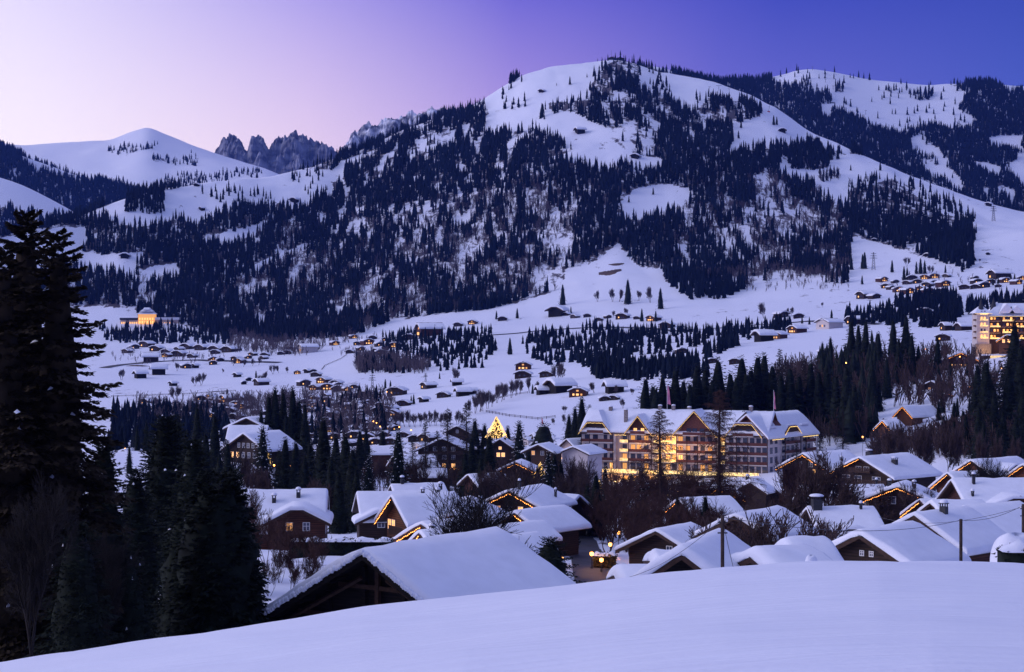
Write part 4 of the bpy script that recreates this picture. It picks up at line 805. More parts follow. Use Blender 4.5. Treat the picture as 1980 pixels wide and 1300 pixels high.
# ------------------------------------------------------------------ the grand hotel
def hotel():
    a = math.radians(22); O = P(1125, 903, 605); O.z = -47
    root = thing('hotel', 'grand white hotel with brown balconies, snowy gables and golden light chains', 'hotel', (O.x, O.y, O.z)); root.rotation_euler = (0, 0, -a)
    U = lambda px: (px-1125)/353*66.5
    e = 12.7; rz = 20.6; wl = []
    def wall(x0, x1, y0, y1, z0, z1, m='plaster'): q = MB(); q.box(x0, x1, y0, y1, z0, z1); return q.build('wall', m, root)
    wall(0, U(1192), 0, 18, -9, e); wall(U(1192), U(1201), .6, 18, -9, e-.01, 'cream'); wall(U(1201), U(1402), 1.2, 17.9, -9, e-.02); wall(U(1402), U(1480), 0, 17.8, -9, e)
    def win(x, y, z, w_=1.3, h=1.9, lit=0):
        q = MB(); q.box(x-w_/2-.08, x+w_/2+.08, y-.05, y+.01, z, z+h+.08); o = q.build('window', 'beam', root); p = MB(); p.box(x-w_/2, x-.04, y-.062, y-.052, z+.08, z+h); p.box(x+.04, x+w_/2, y-.062, y-.052, z+.08, z+h); p.build('pane', ('glass','lit','litdim')[lit], o)
    def balc(px0, px1, z, y, lit=False, dep=1.3):
        x0, x1 = U(px0), U(px1); q = MB(); q.box(x0, x1, y-dep, y, z-.2, z); b = q.build('balcony', 'frame', root)
        q = MB(); q.box(x0, x1, y-dep-.05, y-dep+.05, z+.003, z+1.05); q.build('railing', 'net' if lit else 'balcony', b)
    g = random.Random(3)
    for k, z in enumerate((0, 3.25, 6.5, 9.7)):
        for px in (1136,1152,1172,1184): win(U(px), 0, z+.3, 1.7 if px < 1160 else 1.2, 2.1, 1 if (k, px) in ((1,1152),(0,1184)) else 0)
        for px in (1208,1224,1236,1250,1276,1292,1304,1316,1330,1345,1358,1372,1396): win(U(px), 1.2, z+.3, 1.5, 2.1, g.choice((1,2,2,0)) if (1262 < px < 1320 or px in (1208,1396)) else g.choice((0,0,0,2)))
        for px in (1413,1426,1439,1452,1464,1475): win(U(px), 0, z+.3, 1.4, 2.1, 0)
        if k:
            balc(1125, 1190, z, 0); balc(1217, 1262, z-.1, 1.2); balc(1200, 1216, z-.1, 1.2, True); balc(1266, 1308, z-.1, 1.2, k != 9, 1.0); balc(1310, 1386, z-.1, 1.2); balc(1389, 1403, z-.1, 1.2, True); balc(1404, 1482, z-.15, 0)
    for px in (1127,1143,1189,1217,1262,1310,1330,1350,1386,1404,1425,1446,1482):
        y = -1.33 if px < 1200 or px > 1400 else -.13; q = MB(); q.box(U(px)-.12, U(px)+.12, y-.12, y+.0, .01, e+.4); q.build('post', 'beam', root)
    # main roof: ridge along the facade, with snow
    L = U(1480); fr = ((-.5, 9, 0), (0, -1, 0), (1, 0, 0)); rf, sn = roof_parts(fr, 9.9, 0, L+1, rz, math.radians(37), snow=.55, seed=5, n=10); rf.build('roof', 'tile', root); sn.build('snow', 'snow', root, True)
    # gables: centre px, half width, peak above the eave line, cut height (None for a full triangle), bare brown hip
    def gable(c, hw, pk, cut, y, face, depth=9.5, brown=False, ez=e-.3):
        x = U(c); s = pk/hw
        if cut: xc = hw-cut/s; pts = [(-hw,0),(hw,0),(xc,cut),(-xc,cut)]
        else: pts = [(-hw,0),(hw,0),(0,pk)]
        q = MB(); q.prism([(x+u*.93, ez+v*.93) for u, v in pts], y-.2, y+depth); q.build('gable_wall', face, root)
        hr = 4.2 if cut else 0
        def shell(lift, th, m, nm, ex, sm=False, only=None):
            q = MB(); y0 = y-1.4-ex; V = []
            base = [(-hw-ex, y0, 0), (hw+ex, y0, 0), (hw+ex, y+depth, 0), (-hw-ex, y+depth, 0)]
            if cut:
                xc_ = xc+.0; top = [(-xc_, y0, cut), (xc_, y0, cut), (0, y0+hr, pk), (0, y+depth, pk)]
                for dz in (lift, lift+th): V += [(x+p[0], p[1], ez+p[2]+dz-(s*ex if abs(p[0]) > hw else 0)) for p in base+top]
                F = []
                for o, fl in ((0, True), (8, False)):
                    for f in ((0,4,6,7,3), (1,2,7,6,5), (4,5,6)):
                        if only is not None and (f == (4,5,6)) != only: continue
                        f = tuple(i+o for i in f); F.append(f[::-1] if not fl else f)
                for p_, q_ in ((0,4),(4,5),(5,1),(3,0),(1,2),(2,7),(7,3)): F.append((p_, q_, q_+8, p_+8))
                q.add(V, F if only is None else F)
            else:
                top = [(0, y0, pk), (0, y+depth, pk)]
                for dz in (lift, lift+th): V += [(x+p[0], p[1], ez+p[2]+dz-(s*ex if abs(p[0]) > hw else 0)) for p in base+top]
                F = []
                for o, fl in ((0, True), (6, False)):
                    for f in ((0,4,5,3), (1,2,5,4)): f = tuple(i+o for i in f); F.append(f[::-1] if not fl else f)
                for p_, q_ in ((0,4),(4,1),(3,0),(1,2),(2,5),(5,3)): F.append((p_, q_, q_+6, p_+6))
                q.add(V, F)
            return q.build(nm, m, root, sm)
        shell(-.1, .32, 'tile', 'gable_roof', 0)
        shell(.24, .5, 'snow', 'gable_snow', -.25 if not brown else -.25, only=(False if brown else None))
        le = [(x-hw, y-1.5, ez-.15)]+([(x-xc, y-1.5, ez+cut-.1), (x+xc, y-1.5, ez+cut-.1)] if cut else [(x, y-1.5, ez+pk-.1)])+[(x+hw, y-1.5, ez-.15)]
        bulbs(None, le, .4, .10).build('light_chain', 'strip', root)
    gable(1153, 6.2, 7.6, 4.0, 0, 'beam'); gable(1238, 5.2, 6.6, None, -.6, 'wood_red', 7); gable(1346, 8.0, 8.6, None, -.6, 'tile', 9); gable(1437, 6.6, 8.0, 4.4, 0, 'beam', 9.5, True)
    for px in (1146, 1160): win(U(px), -.25, e+.2, 2.0, 2.0)
    for px in (1232, 1246): win(U(px), -.85, e+.3, 1.2, 1.8, 1)
    for px in (1335, 1346, 1360): win(U(px), -.85, e+.4, 1.6, 2.0, 0)
    for px in (1430, 1446): win(U(px), -.25, e+.2, 1.6, 2.2, 0)
    balc(1138, 1170, e+.1, -.3); balc(1224, 1252, e+.1, -.8); balc(1325, 1368, e+.1, -.8); balc(1418, 1456, e+.1, -.3)
    for x0, x1 in ((1190,1213),(1262,1305),(1384,1404)): bulbs(None, [(U(x0), -.2, e-.5), (U(x1), -.2, e-.5)], .4, .10).build('light_chain', 'strip', root)
    # shed dormers, roof windows, chimneys
    for c in (1214, 1285, 1396): 
        x = U(c); q = MB(); q.box(x-3.4, x+3.4, 1.6, 5.5, e-.2, e+2.4); d = q.build('dormer', 'plaster', root); q = MB(); q.box(x-3.8, x+3.8, 1.0, 6.0, e+2.403, e+2.6); q.build('dormer_roof', 'tile', d)
        q = MB(); q.box(x-3.7, x+3.7, 1.1, 6.4, e+2.603, e+3.1); q.build('snow', 'snow', d)
        for k in (-1.8, 0, 1.8): q = MB(); q.box(x+k-.6, x+k+.6, 1.56, 1.59, e+.6, e+2.0); q.build('window', 'lit' if c == 1285 else 'litdim', d)
    t = math.tan(math.radians(37))
    for px, v in ((1177,.40),(1189,.40),(1205,.62),(1240,.7),(1262,.72),(1300,.78),(1310,.78),(1318,.78),(1334,.78),(1396,.6),(1425,.9),(1182,.62)):
        yy = -1+10*v; z = rz-(9-yy)*t+.62; q = MB(); x = U(px); q.add([(x-.5,yy-.7,z-.7*t+.1),(x+.5,yy-.7,z-.7*t+.1),(x+.5,yy+.7,z+.7*t+.1),(x-.5,yy+.7,z+.7*t+.1),(x,yy,z-.7)], [(0,1,2,3),(1,0,4),(2,1,4),(3,2,4),(0,3,4)]); q.build('skylight', 'dark', root)
    for px, yy, h in ((1168,8,1.2),(1207,3.0,6.2),(1264,9,1.0),(1290,9,1.2),(1391,6.5,1.5),(1438,9,1.3),(1320,9.5,.9)):
        z = rz-abs(9-yy)*t; x = U(px); q = MB(); q.box(x-.6, x+.6, yy-.5, yy+.5, z-.5, z+1.2+h*.6); c = q.build('chimney', 'stone', root); q = MB(); q.lathe((x, yy, z+1.2+h*.6), [(.8,.003),(.8,.15),(.5,.35),(.05,.42)], 8); q.build('snow_cap', 'snow', c, True)
    # terrace with its golden nets
    q = MB(); q.box(-1, U(1472), -6, -.003, -1.2, -.05); q.build('terrace', 'stone', root); q = MB(); q.box(-1, U(1472), -6.12, -6.003, -.6, .75); q.build('light_net', 'net', root)
    q = MB(); q.box(-.5, U(1466), -4, -.003, -9, -1.203); q.build('wall', 'cream', root)
    for i in range(16): win(2+i*3.9, -4, -3.9, 1.6, 2.2, (0,0,2,0,1,2,0,0,1,0,2,0,0,0,0,0)[i])
    q = MB(); q.box(0, U(1212), -6.4, -4.003, -6.2, -5.0); q.build('lower_terrace', 'stone', root); q = MB(); q.box(0, U(1212), -6.5, -6.403, -5.9, -4.7); q.build('light_net', 'net', root)
    for x0, x1, z in ((14, 36, -7.2), (38, 52, -6.4)): q = MB(); q.box(x0, x1, -6.5, -6.38, z, z+.9); q.build('light_net', 'net', root)
    # the wing that turns away on the right
    b = math.radians(-54); xw = Vector((math.cos(a-b), math.sin(a-b), 0)); yw = Vector((-xw.y, xw.x, 0)); fr = ((U(1480), 0, 0), (xw.x, xw.y, 0), (yw.x, yw.y, 0)); Lw = 35
    q = MB(fr); q.box(.0, Lw, .05, 13, -9, e-.05); q.build('wall', 'plaster', root)
    def wwin(x, y, z, w_, h, lit=0):
        q = MB(fr); q.box(x-w_/2-.08, x+w_/2+.08, y-.05, y+.01, z, z+h+.08); o = q.build('window', 'beam', root); p = MB(fr); p.box(x-w_/2, x-.04, y-.062, y-.052, z+.08, z+h); p.box(x+.04, x+w_/2, y-.062, y-.052, z+.08, z+h); p.build('pane', ('glass','lit','litdim')[lit], o)
    for k, z in enumerate((0, 3.25, 6.5, 9.7)):
        for x in (3, 6.5, 12, 15.5, 19, 28, 31.5): wwin(x, .05, z+.3, 1.8, 2.0, 0)
        if k:
            for x0, x1 in ((10.5, 22), (26.5, 34.5)): q = MB(fr); q.box(x0, x1, -1.3, .05, z-.25, z-.1); bb = q.build('balcony', 'frame', root); q = MB(fr); q.box(x0, x1, -1.38, -1.28, z-.09, z+1.0); q.build('railing', 'balcony', bb)
    for x in (10.3, 22.2, 26.3, 34.6): q = MB(fr); q.box(x-.15, x+.15, -1.7, -1.4, -3, e); q.build('post', 'beam' if x < 30 else 'frame', root)
    fr2 = ((fr[0][0]+yw.x*6.5, fr[0][1]+yw.y*6.5, 0), (-yw.x, -yw.y, 0), (xw.x, xw.y, 0)); rf, sn = roof_parts(fr2, 8.4, -3, Lw+1.2, rz-.6, math.radians(43), snow=.5, seed=9, n=8); rf.build('roof', 'tile', root); sn.build('snow', 'snow', root, True)
    def wgable(c, hw, cut, pk):
        y = -1.8; s = pk/hw; xc = hw-cut/s
        q = MB(fr); q.prism([(c-hw*.9, e-.3), (c+hw*.9, e-.3), (c+xc*.9, e-.3+cut*.9), (c-xc*.9, e-.3+cut*.9)], -1.2, 4); q.build('gable_wall', 'beam', root)
        for dz, th, m, nm in ((0, .3, 'tile', 'gable_roof'), (.33, .4, 'snow', 'gable_snow')):
            q = MB(fr); pr = [(c-hw, e-.5), (c-xc, e-.5+cut), (c+xc, e-.5+cut), (c+hw, e-.5)]; pr = [(p[0], p[1]+dz) for p in pr]+[(p[0], p[1]+dz+th) for p in pr[::-1]]; q.prism(pr, y if dz == 0 else y+.4, 5); q.build(nm, m, root)
        bulbs(fr, [(c-hw, y-.1, e-.5), (c-xc, y-.1, e-.5+cut), (c+xc, y-.1, e-.5+cut), (c+hw, y-.1, e-.5)], .4, .10).build('light_chain', 'strip', root)
    wgable(16, 7.2, 3.4, 5.6)
    for x0, x1 in ((0, 8.8), (23.2, 35.5)): bulbs(fr, [(x0, -1.9, e-1.0), (x1, -1.9, e-1.0)], .4, .10).build('light_chain', 'strip', root)
    for c in (4.5, 29):
        q = MB(fr); q.box(c-2.2, c+2.2, .8, 4, e+.3, e+2.9); d = q.build('dormer', 'plaster', root); q = MB(fr); q.box(c-2.8, c+2.8, .1, 4.6, e+2.903, e+3.5); q.build('snow', 'snow', d); q = MB(fr); q.box(c-1.1, c+1.1, .75, .79, e+1.2, e+2.5); q.build('window', 'litdim', d)
    q = MB(fr); q.add([(8.6, 1.2, e+3.6), (12.6, 1.2, e+3.6), (12.4, 5.6, rz+.1), (9.5, 5.6, rz+.1), (8.6, 1.2, e+3.0), (12.6, 1.2, e+3.0), (12.4, 5.6, rz-.6), (9.5, 5.6, rz-.6)], [(0,1,2,3), (4,7,6,5), (0,4,5,1), (1,5,6,2), (2,6,7,3), (3,7,4,0)]); q.build('bare_tiles', 'tile', root)
    for x, y, z, w_ in ((15,-7,-3,2600),(27,-6.5,-2.5,4200),(38,-7,-3,3600),(50,-6.5,-2.5,2600),(34,-3,6,1800),(31,-3,10,900),(58,-8,-4,2600),(8,-7,-3,2000),(44,-3,8,1400),(22,-3,9,1200)):
        l = bpy.data.lights.new('terrace_light', 'POINT'); l.energy = w_*.42; l.color = (1,.52,.15); l.shadow_soft_size = .6; lo = bpy.data.objects.new('terrace_light', l); COL.objects.link(lo); lo.parent = root; lo.location = (x, y, z)
    return root
hotel()
def flagpole(px, py0, py1, D, cloth, label, wcl=.9, hcl=None):
    b = P(px, py1, D); t = P(px, py0, D); o = thing('flagpole', label, 'flag', b); h = t.z-b.z
    q = MB(); q.tube((0,0,-.5), (0,0,h), .09, .05, 8); q.lathe((0,0,h), [(.09,0),(.12,.08),(.05,.18)], 8); q.build('pole', 'frame', o)
    q = MB(); n = 12; hc = hcl or h*.75; V = []
    for i in range(n+1):
        z = h-.2-hc*i/n; ww = wcl*(.5+.7*i/n)
        V += [(.08, 0, z), (.08+ww*.5, .12*math.sin(i*.9), z-.15), (.08+ww, .22*math.sin(i*.9+1), z-.35)]
    q.add(V, [(3*i+k, 3*i+k+1, 3*i+k+4, 3*i+k+3) for i in range(n) for k in (0,1)]); q.build('flag', cloth, o, True)
flagpole(1290, 744, 792, 612, 'pink', 'tall flagpole with drooping pink flag on the hotel roof, left one', 1.0)
flagpole(1496, 756, 800, 592, 'pink', 'slender flagpole with furled pink flag on the hotel roof, right one', .5)
flagpole(1602, 1028, 1068, 205, 'red', 'hanging red flag beside the lit doorway of the wide roof', .9)
flagpole(1047, 806, 822, 640, 'red', 'tiny flagpole with small red flag near the round dark tree', .5)
# ------------------------------------------------------------------ palace hotel on the right hill
def palace():
    D = 850; b = P(1887, 684, D); root = thing('palace_hotel', 'castle-like hotel with white tower, dark cone turrets and floodlit balconies, right edge', 'hotel', b)
    X = lambda px: (px-1887)*D/F; Z = lambda py: (684-py)*D/F
    def bx(nm, m, x0, x1, y0, y1, z0, z1, par=root): q = MB(); q.box(x0, x1, y0, y1, z0, z1); return q.build(nm, m, par)
    bx('tower', 'plaster', X(1889), X(1913), 0, 9, -8, Z(606)); bx('wall', 'beam', X(1913)+.01, X(2070), 2.5, 16, -8, Z(612)); bx('base', 'stone', X(1885), X(1915), -1.5, -.01, -8, Z(665))
    for i in range(5):
        z = Z(655-i*11.5); t = bx('balcony', 'frame', X(1894), X(1909), -1.2, -.01, z, z+.15); bx('railing', 'net', X(1894), X(1909), -1.3, -1.21, z+.1, z+.75, t)
        for k in (1898, 1904): bx('window', 'lit' if (i+k) % 3 else 'glass', X(k)-.45, X(k)+.45, -.05, -.005, z+.3, z+2.0)
        bx('side_balcony', 'wood_warm', X(1885), X(1889)-.01, 1, 3, z, z+.8)
    for i in range(4):
        z = Z(656-i*11.5)
        for j, (x0, x1) in enumerate(((1916,1936),(1940,1962),(1966,1990),(1994,2020))):
            t = bx('balcony', 'frame', X(x0), X(x1), 1.2, 2.49, z, z+.15); bx('railing', 'net' if (i+j) % 2 == 0 else 'wood_warm', X(x0), X(x1), 1.1, 1.19, z+.1, z+.8, t)
            for k in range(3): xx = X(x0)+1+k*(X(x1)-X(x0)-2)/2; bx('window', ('lit','litdim','glass')[(i*2+j+k) % 3], xx-.5, xx+.5, 2.44, 2.495, z+.3, z+2.0)
    for x0, x1, y0, y1, zz, h in ((1884,1918,-1.4,10,606,3.4),(1913,2075,1,17,611,6.5)):
        q = MB(); x0, x1 = X(x0), X(x1); z = Z(zz); i_ = (x1-x0)*.35 if x1-x0 < 12 else 6
        q.add([(x0,y0,z),(x1,y0,z),(x1,y1,z),(x0,y1,z),(x0+i_,(y0+y1)/2,z+h),(x1-i_,(y0+y1)/2,z+h)], [(3,2,1,0),(0,1,5,4),(1,2,5),(2,3,4,5),(3,0,4)]); q.build('snow_roof', 'snow', root)
        bulbs(None, [(x0, y0-.1, z-.2), (x1, y0-.1, z-.2)], .5, .13).build('light_chain', 'strip', root)
    for px, py0, py1, r, y in ((1900,576,606,1.9,3),(1930,574,600,1.9,8),(1962,592,606,1.6,6)):
        q = MB(); q.lathe((X(px), y, Z(py1)), [(r*1.15,-.3),(r,0),(r*.75,Z(py0)-Z(py1)-(Z(py0)-Z(py1))*.7),(r*.35,(Z(py0)-Z(py1))*.65),(.05,Z(py0)-Z(py1))], 8); q.build('turret', 'dark', root)
    for px, h in ((1948,5),(1968,4)): q = MB(); q.add([(X(px)-4,.9,Z(606)),(X(px)+4,.9,Z(606)),(X(px),.9,Z(606)+h),(X(px),8,Z(606)+h)], [(0,1,2),(1,3,2),(0,2,3)]); q.build('gable', 'snow', root)
    # front porch gable and the golden glass hall below it
    h = thing('entrance_hall', 'glowing golden glass hall under snow below the palace hotel', 'building', P(1915, 712, 820))
    def b2(nm, m, x0, x1, y0, y1, z0, z1): q = MB(); q.box(x0, x1, y0, y1, z0, z1); q.build(nm, m, h)
    s = 820/F
    b2('glass_wall', 'net', 0, 30*s, -.1, 0, -.5, 24*s); b2('wall', 'beam', -12*s, 60*s, .01, 8, -6, 24*s); b2('snow', 'snow', -14*s, 62*s, -.6, 8.5, 24*s+.01, 24*s+.6)
palace()
def palace_lights():
    r = bpy.data.objects['palace_hotel']
    for x, y, z, w_ in ((4,-6,2,2500),(14,-5,0,4500),(26,-5,0,4500),(9,-4,10,1800),(20,-3,12,1800)):
        l = bpy.data.lights.new('facade_light', 'POINT'); l.energy = w_*.4; l.color = (1,.52,.15); l.shadow_soft_size = .5; lo = bpy.data.objects.new('facade_light', l); COL.objects.link(lo); lo.parent = r; lo.location = (x, y, z)
palace_lights()
def fence(pts, D0, D1, label, step=5, h=1.3):
    P3 = [G.at(px, G.hit(px, py, D0, D1)) for px, py in pts]; o = thing('fence', label, 'fence', P3[0]); q = MB(); r = MB(); b = P3[0]; last = None
    for A, B in zip(P3[:-1], P3[1:]):
        n = max(1, int((B-A).length/step))
        for i in range(n):
            p = A+(B-A)*i/n; p.z = float(G.z(CX+p.x/p.y*F, p.y)); p -= b; q.box(p.x-.12, p.x+.12, p.y-.12, p.y+.12, p.z-.3, p.z+h)
            if last is not None:
                for z in (.5, 1.05): r.tube(last+Vector((0,0,z)), p+Vector((0,0,z)), .10, k=4, cap=False)
            last = p
    q.build('post', 'beam', o)['kind'] = 'stuff'; r.build('rail', 'beam', o)['kind'] = 'stuff'
fence([(215,768),(300,765),(380,762),(440,758),(470,756)], 800, 1500, 'long thin fence along the foot of the left snow field')
fence([(940,798),(985,806),(1040,812),(1090,806)], 650, 1100, 'thin fence line curving across the middle snow field')
fence([(622,716),(628,708),(660,694),(672,686)], 1300, 2100, 'dark fence winding up to the hamlet knoll')
fence([(960,772),(1000,764),(1040,758)], 800, 1300, 'short fence at the top edge of the middle field')
house(1948, 646, 835, 24, 5.4, 8, 32, 'small gabled porch house with glowing front below the palace hotel balconies', 'chalets around the village centre', snow=.4, lights=2, wall='wood_warm', wins=[W(-2,4,1,1.2,1.6), W(.5,4,1,1.2,1.6)])
house(1985, 648, 900, 70, 6, 9, 26, 'snow roof behind the palace hotel at the right edge', 'chalets around the village centre', snow=.5)

# ------------------------------------------------------------------ far chalets: five kinds, copied
def far_kind(hw, L, H, pd, wall, lit, nm):
    t = math.tan(math.radians(pd)); r = []; w = hw-.9
    q = MB(); q.prism([(-w,-3),(w,-3),(w,H-w*t+w*0),(0,H),(-w,H-w*t)], .8, L-.8); r.append(('wall', q.mesh('wall', wall)))
    rf, sn = roof_parts(None, hw, 0, L, H+.25, math.radians(pd), snow=.5, seed=int(hw*10), n=3)
    r.append(('roof', rf.mesh('roof', 'beam'))); r.append(('snow', sn.mesh('snow', 'snow', True)))
    for i, (x, z, ww, hh, l) in enumerate(lit):
        q = MB(); q.box(x-ww/2, x+ww/2, .72, .79, z, z+hh); r.append(('window', q.mesh('window', ('glass','lit','litdim')[l])))
    return (hw, r)
FK = [far_kind(5.6, 10, 5.6, 24, 'wood', [(-2,1.2,1,1.1,1), (.2,1.2,1,1.1,0), (2.2,1.2,1,1.1,0)], 'chalet'),
      far_kind(6.0, 11, 6.2, 25, 'wood_red', [(-2.4,.9,1.1,1.2,1), (0,.9,1.6,1.2,1), (2.4,.9,1.1,1.2,2), (0,3.4,1.4,1,2)], 'chalet'),
      far_kind(5.2, 9, 5.0, 26, 'wood', [(-1.4,1.2,1,1,0), (1.4,1.2,1,1,0)], 'chalet'),
      far_kind(3.0, 6, 3.6, 28, 'old', [], 'hay_barn'),
      far_kind(6.5, 12, 6.5, 22, 'plaster', [(-2,1.4,1,1.3,0), (0,1.4,1,1.3,2), (2,1.4,1,1.3,0)], 'house')]
WHAT = ['brown chalet under snow', 'lit red-brown chalet under snow', 'dark chalet under snow', 'small dark hay barn', 'pale walled house under snow']
def far_row(where, group, D0, D1, items, names=('chalet','chalet','chalet','hay_barn','house')):
    """items: px, base py, width in px, kind, turn"""
    items = sorted(items, key=lambda t: t[0]); n = len(items)
    for i, it in enumerate(items):
        px, py, wd, k = it[:4]; th = it[4] if len(it) > 4 else R.uniform(-35, 50)
        D = G.hit(px, py, D0, D1); b = G.at(px, D); hw, parts = FK[k]
        o = thing(names[k], row_label(WHAT[k], i, n, where), ('chalet','chalet','chalet','barn','house')[k], b, -math.radians(th), group)
        s = wd*D/F/2/(hw*(.75*abs(math.cos(math.radians(th)))+.45*abs(math.sin(math.radians(th)))+.1)); o.scale = (s, s, s*.95)
        for nm, me in parts: link(nm, me, o)
far_row('in the row below the floodlit hotel', 'chalets of the far valley', 1700, 2500, [(250,680,16,1),(276,672,26,0,30),(297,680,24,0,20),(318,685,22,2,20),(340,690,26,2,20),(356,676,26,2,30),(383,678,26,2,30),(411,681,28,2,30),(436,682,28,2,30),(413,699,18,1),(458,703,20,1)])
far_row('around the white-roofed valley barn', 'chalets of the far valley', 1500, 2400, [(510,690,17,2),(560,676,12,0),(578,683,30,4,70),(482,694,14,0)])
far_row('in the tight hamlet on the left knoll', 'hamlet chalets on the knoll', 1300, 2300, [(650,668,18,1),(686,655,16,1),(700,678,16,0),(714,667,24,1),(724,682,16,0),(736,670,18,0),(748,671,16,2),(762,673,22,1),(737,686,20,0),(790,658,22,0),(806,652,40,1,75),(720,657,16,2),(745,660,16,0),(675,684,16,2),(690,668,14,0)])
far_row('scattered on the left snow field', 'barns on the left field', 1050, 2000, [(259,732,22,3,60),(290,725,24,3,75),(328,747,15,3),(362,713,20,0),(412,706,17,0),(372,712,14,3),(453,730,15,3,40),(473,744,12,3),(493,746,27,2,60),(482,737,12,3),(575,724,14,1),(590,722,14,3),(606,721,15,2),(608,729,20,2),(275,700,26,2,80)])
far_row('in the hazy village edge at far left', 'village edge chalets', 760, 1500, [(277,785,30,0,35),(300,784,24,2),(322,786,22,2),(303,794,24,0),(345,790,20,2),(385,786,22,0),(400,790,26,0),(412,778,20,1),(428,780,30,1,60),(455,790,28,1),(470,776,20,1),(360,800,20,2),(290,806,24,2)])
far_row('on the village slope behind dark spruces', 'village slope chalets', 640, 1500, [(604,755,22,1),(653,758,26,2,10),(655,748,18,2),(605,772,18,0),(626,768,16,2),(699,769,28,2,25),(684,752,16,0),(634,786,20,0),(665,787,24,0),(700,790,30,2),(716,778,20,0),(640,810,28,2,10),(662,824,28,2,10),(700,824,30,0,15),(596,798,20,0),(612,790,18,2),(650,802,22,1),(678,810,22,0),(618,822,22,0),(728,800,26,2),(745,822,24,4),(590,780,18,2),(716,838,26,0),(670,842,26,2),(635,838,24,1)])
far_row('on the middle snow terraces', 'terrace chalets', 900, 1900, [(762,766,36,0,15),(817,753,26,0,60),(777,786,26,2,15),(812,779,18,3,50),(854,770,26,2,20),(880,768,22,3,75),(872,747,16,3,80),(900,764,18,3,70),(1009,732,32,2,10),(1011,716,30,1,5),(1054,730,28,2,20),(1061,763,42,3,62),(1036,765,22,3,75),(1116,768,36,1,12),(1170,782,20,2),(1184,787,22,2),(1168,762,28,3,80)])
far_row('along the road at the mountain foot', 'roadside chalets', 1400, 2300, [(884,632,18,2),(912,628,18,1),(971,621,18,2),(1071,614,36,3,20),(1092,611,15,2),(1107,616,17,2),(1135,614,15,2),(1157,621,15,2),(1178,616,14,0),(1200,618,26,0),(1256,622,24,1),(1285,636,28,0,30),(1230,618,14,2)])
far_row('on fields left of the palace hotel', 'field chalets left of the palace', 1000, 2200, [(1219,666,18,0),(1320,684,22,0),(1420,705,26,2),(1378,703,20,2),(1460,662,30,3,70),(1494,657,34,1,40),(1530,645,28,1,60),(1588,637,38,4,60),(1518,614,26,2),(1545,616,20,2),(1661,579,26,0,70),(1696,578,22,2),(1785,612,34,0,20),(1640,628,26,0,75),(1600,690,24,2),(1822,660,30,0,20),(1850,640,24,2,80),(1820,640,22,0,85)])
far_row('in the lamp-lit hillside hamlet', 'hillside hamlet chalets', 1500, 2350, [(1711,545,20,1),(1712,558,20,0),(1733,548,14,2),(1751,551,18,2),(1764,542,20,2),(1787,541,20,1),(1808,539,18,1),(1827,537,15,2),(1740,565,20,1),(1761,568,24,1),(1778,562,18,1),(1790,556,22,0),(1808,552,20,2),(1830,554,24,1),(1774,549,18,0),(1798,568,22,1),(1727,560,16,0),(1815,566,18,2)])
far_row('in the hamlet at the far right edge', 'right edge hamlet chalets', 1500, 2350, [(1864,560,22,2,20),(1885,559,20,2,20),(1892,549,20,0),(1915,541,28,0,80),(1906,557,24,0),(1917,549,18,0),(1947,547,20,1),(1972,550,20,1),(1978,542,16,1),(1888,540,14,2),(1930,556,14,2)])
far_row('high on the snowy mountain pastures', 'mountain huts', 2150, 3640, [(1045,181,13,3,30),(1226,308,18,3,20),(1112,259,16,3,70),(1513,258,15,3),(1909,399,12,3,40),(1791,497,12,3,40),(1910,494,9,3),(565,393,17,3),(386,408,11,3),(240,502,18,3),(378,361,11,3),(1690,467,10,3)])
g_ = random.Random(77)
def rnd_row(where, group, D0, D1, poly, n, wd=(16,26), kinds=(0,1,2,0,2,2)):
    xs = [p[0] for p in poly]; ys = [p[1] for p in poly]; it = []
    while len(it) < n:
        x, y = g_.uniform(min(xs), max(xs)), g_.uniform(min(ys), max(ys))
        if inpoly(np.array(x), np.array(y), poly) and all(abs(x-q[0]) > 11 or abs(y-q[1]) > 6 for q in it): it.append((x, y, g_.uniform(*wd), g_.choice(kinds)))
    far_row(where, group, D0, D1, it)
rnd_row('in the village slope upper tier', 'village slope chalets', 700, 1500, [(590,742),(640,740),(760,790),(765,812),(600,800)], 22)
rnd_row('in the village slope lower tier', 'village slope chalets', 560, 1100, [(560,815),(600,812),(760,818),(800,862),(600,872)], 22, (20,30))
rnd_row('among bare trees of the far left village', 'village edge chalets', 760, 1500, [(235,795),(300,775),(590,765),(590,800),(420,820),(235,815)], 26, (16,26))
rnd_row('between larches and illuminated tree', 'village centre chalets', 480, 900, [(770,842),(1060,842),(1060,880),(790,890)], 14, (26,40), (0,2,2,4))
rnd_row('in the dark strip under the floodlit hotel', 'chalets of the far valley', 1700, 2400, [(230,668),(480,678),(600,690),(480,704),(240,700)], 14, (13,20))
rnd_row('in the hazy village strip left of the knoll', 'village edge chalets', 700, 1500, [(230,800),(330,790),(560,790),(600,830),(420,840),(235,830)], 26, (18,28), (0,2,2,1,2))
rnd_row('packed on the village slope below the pylon', 'village slope chalets', 600, 1400, [(600,765),(700,770),(770,790),(760,850),(600,850)], 26, (18,28), (0,2,2,1,2))
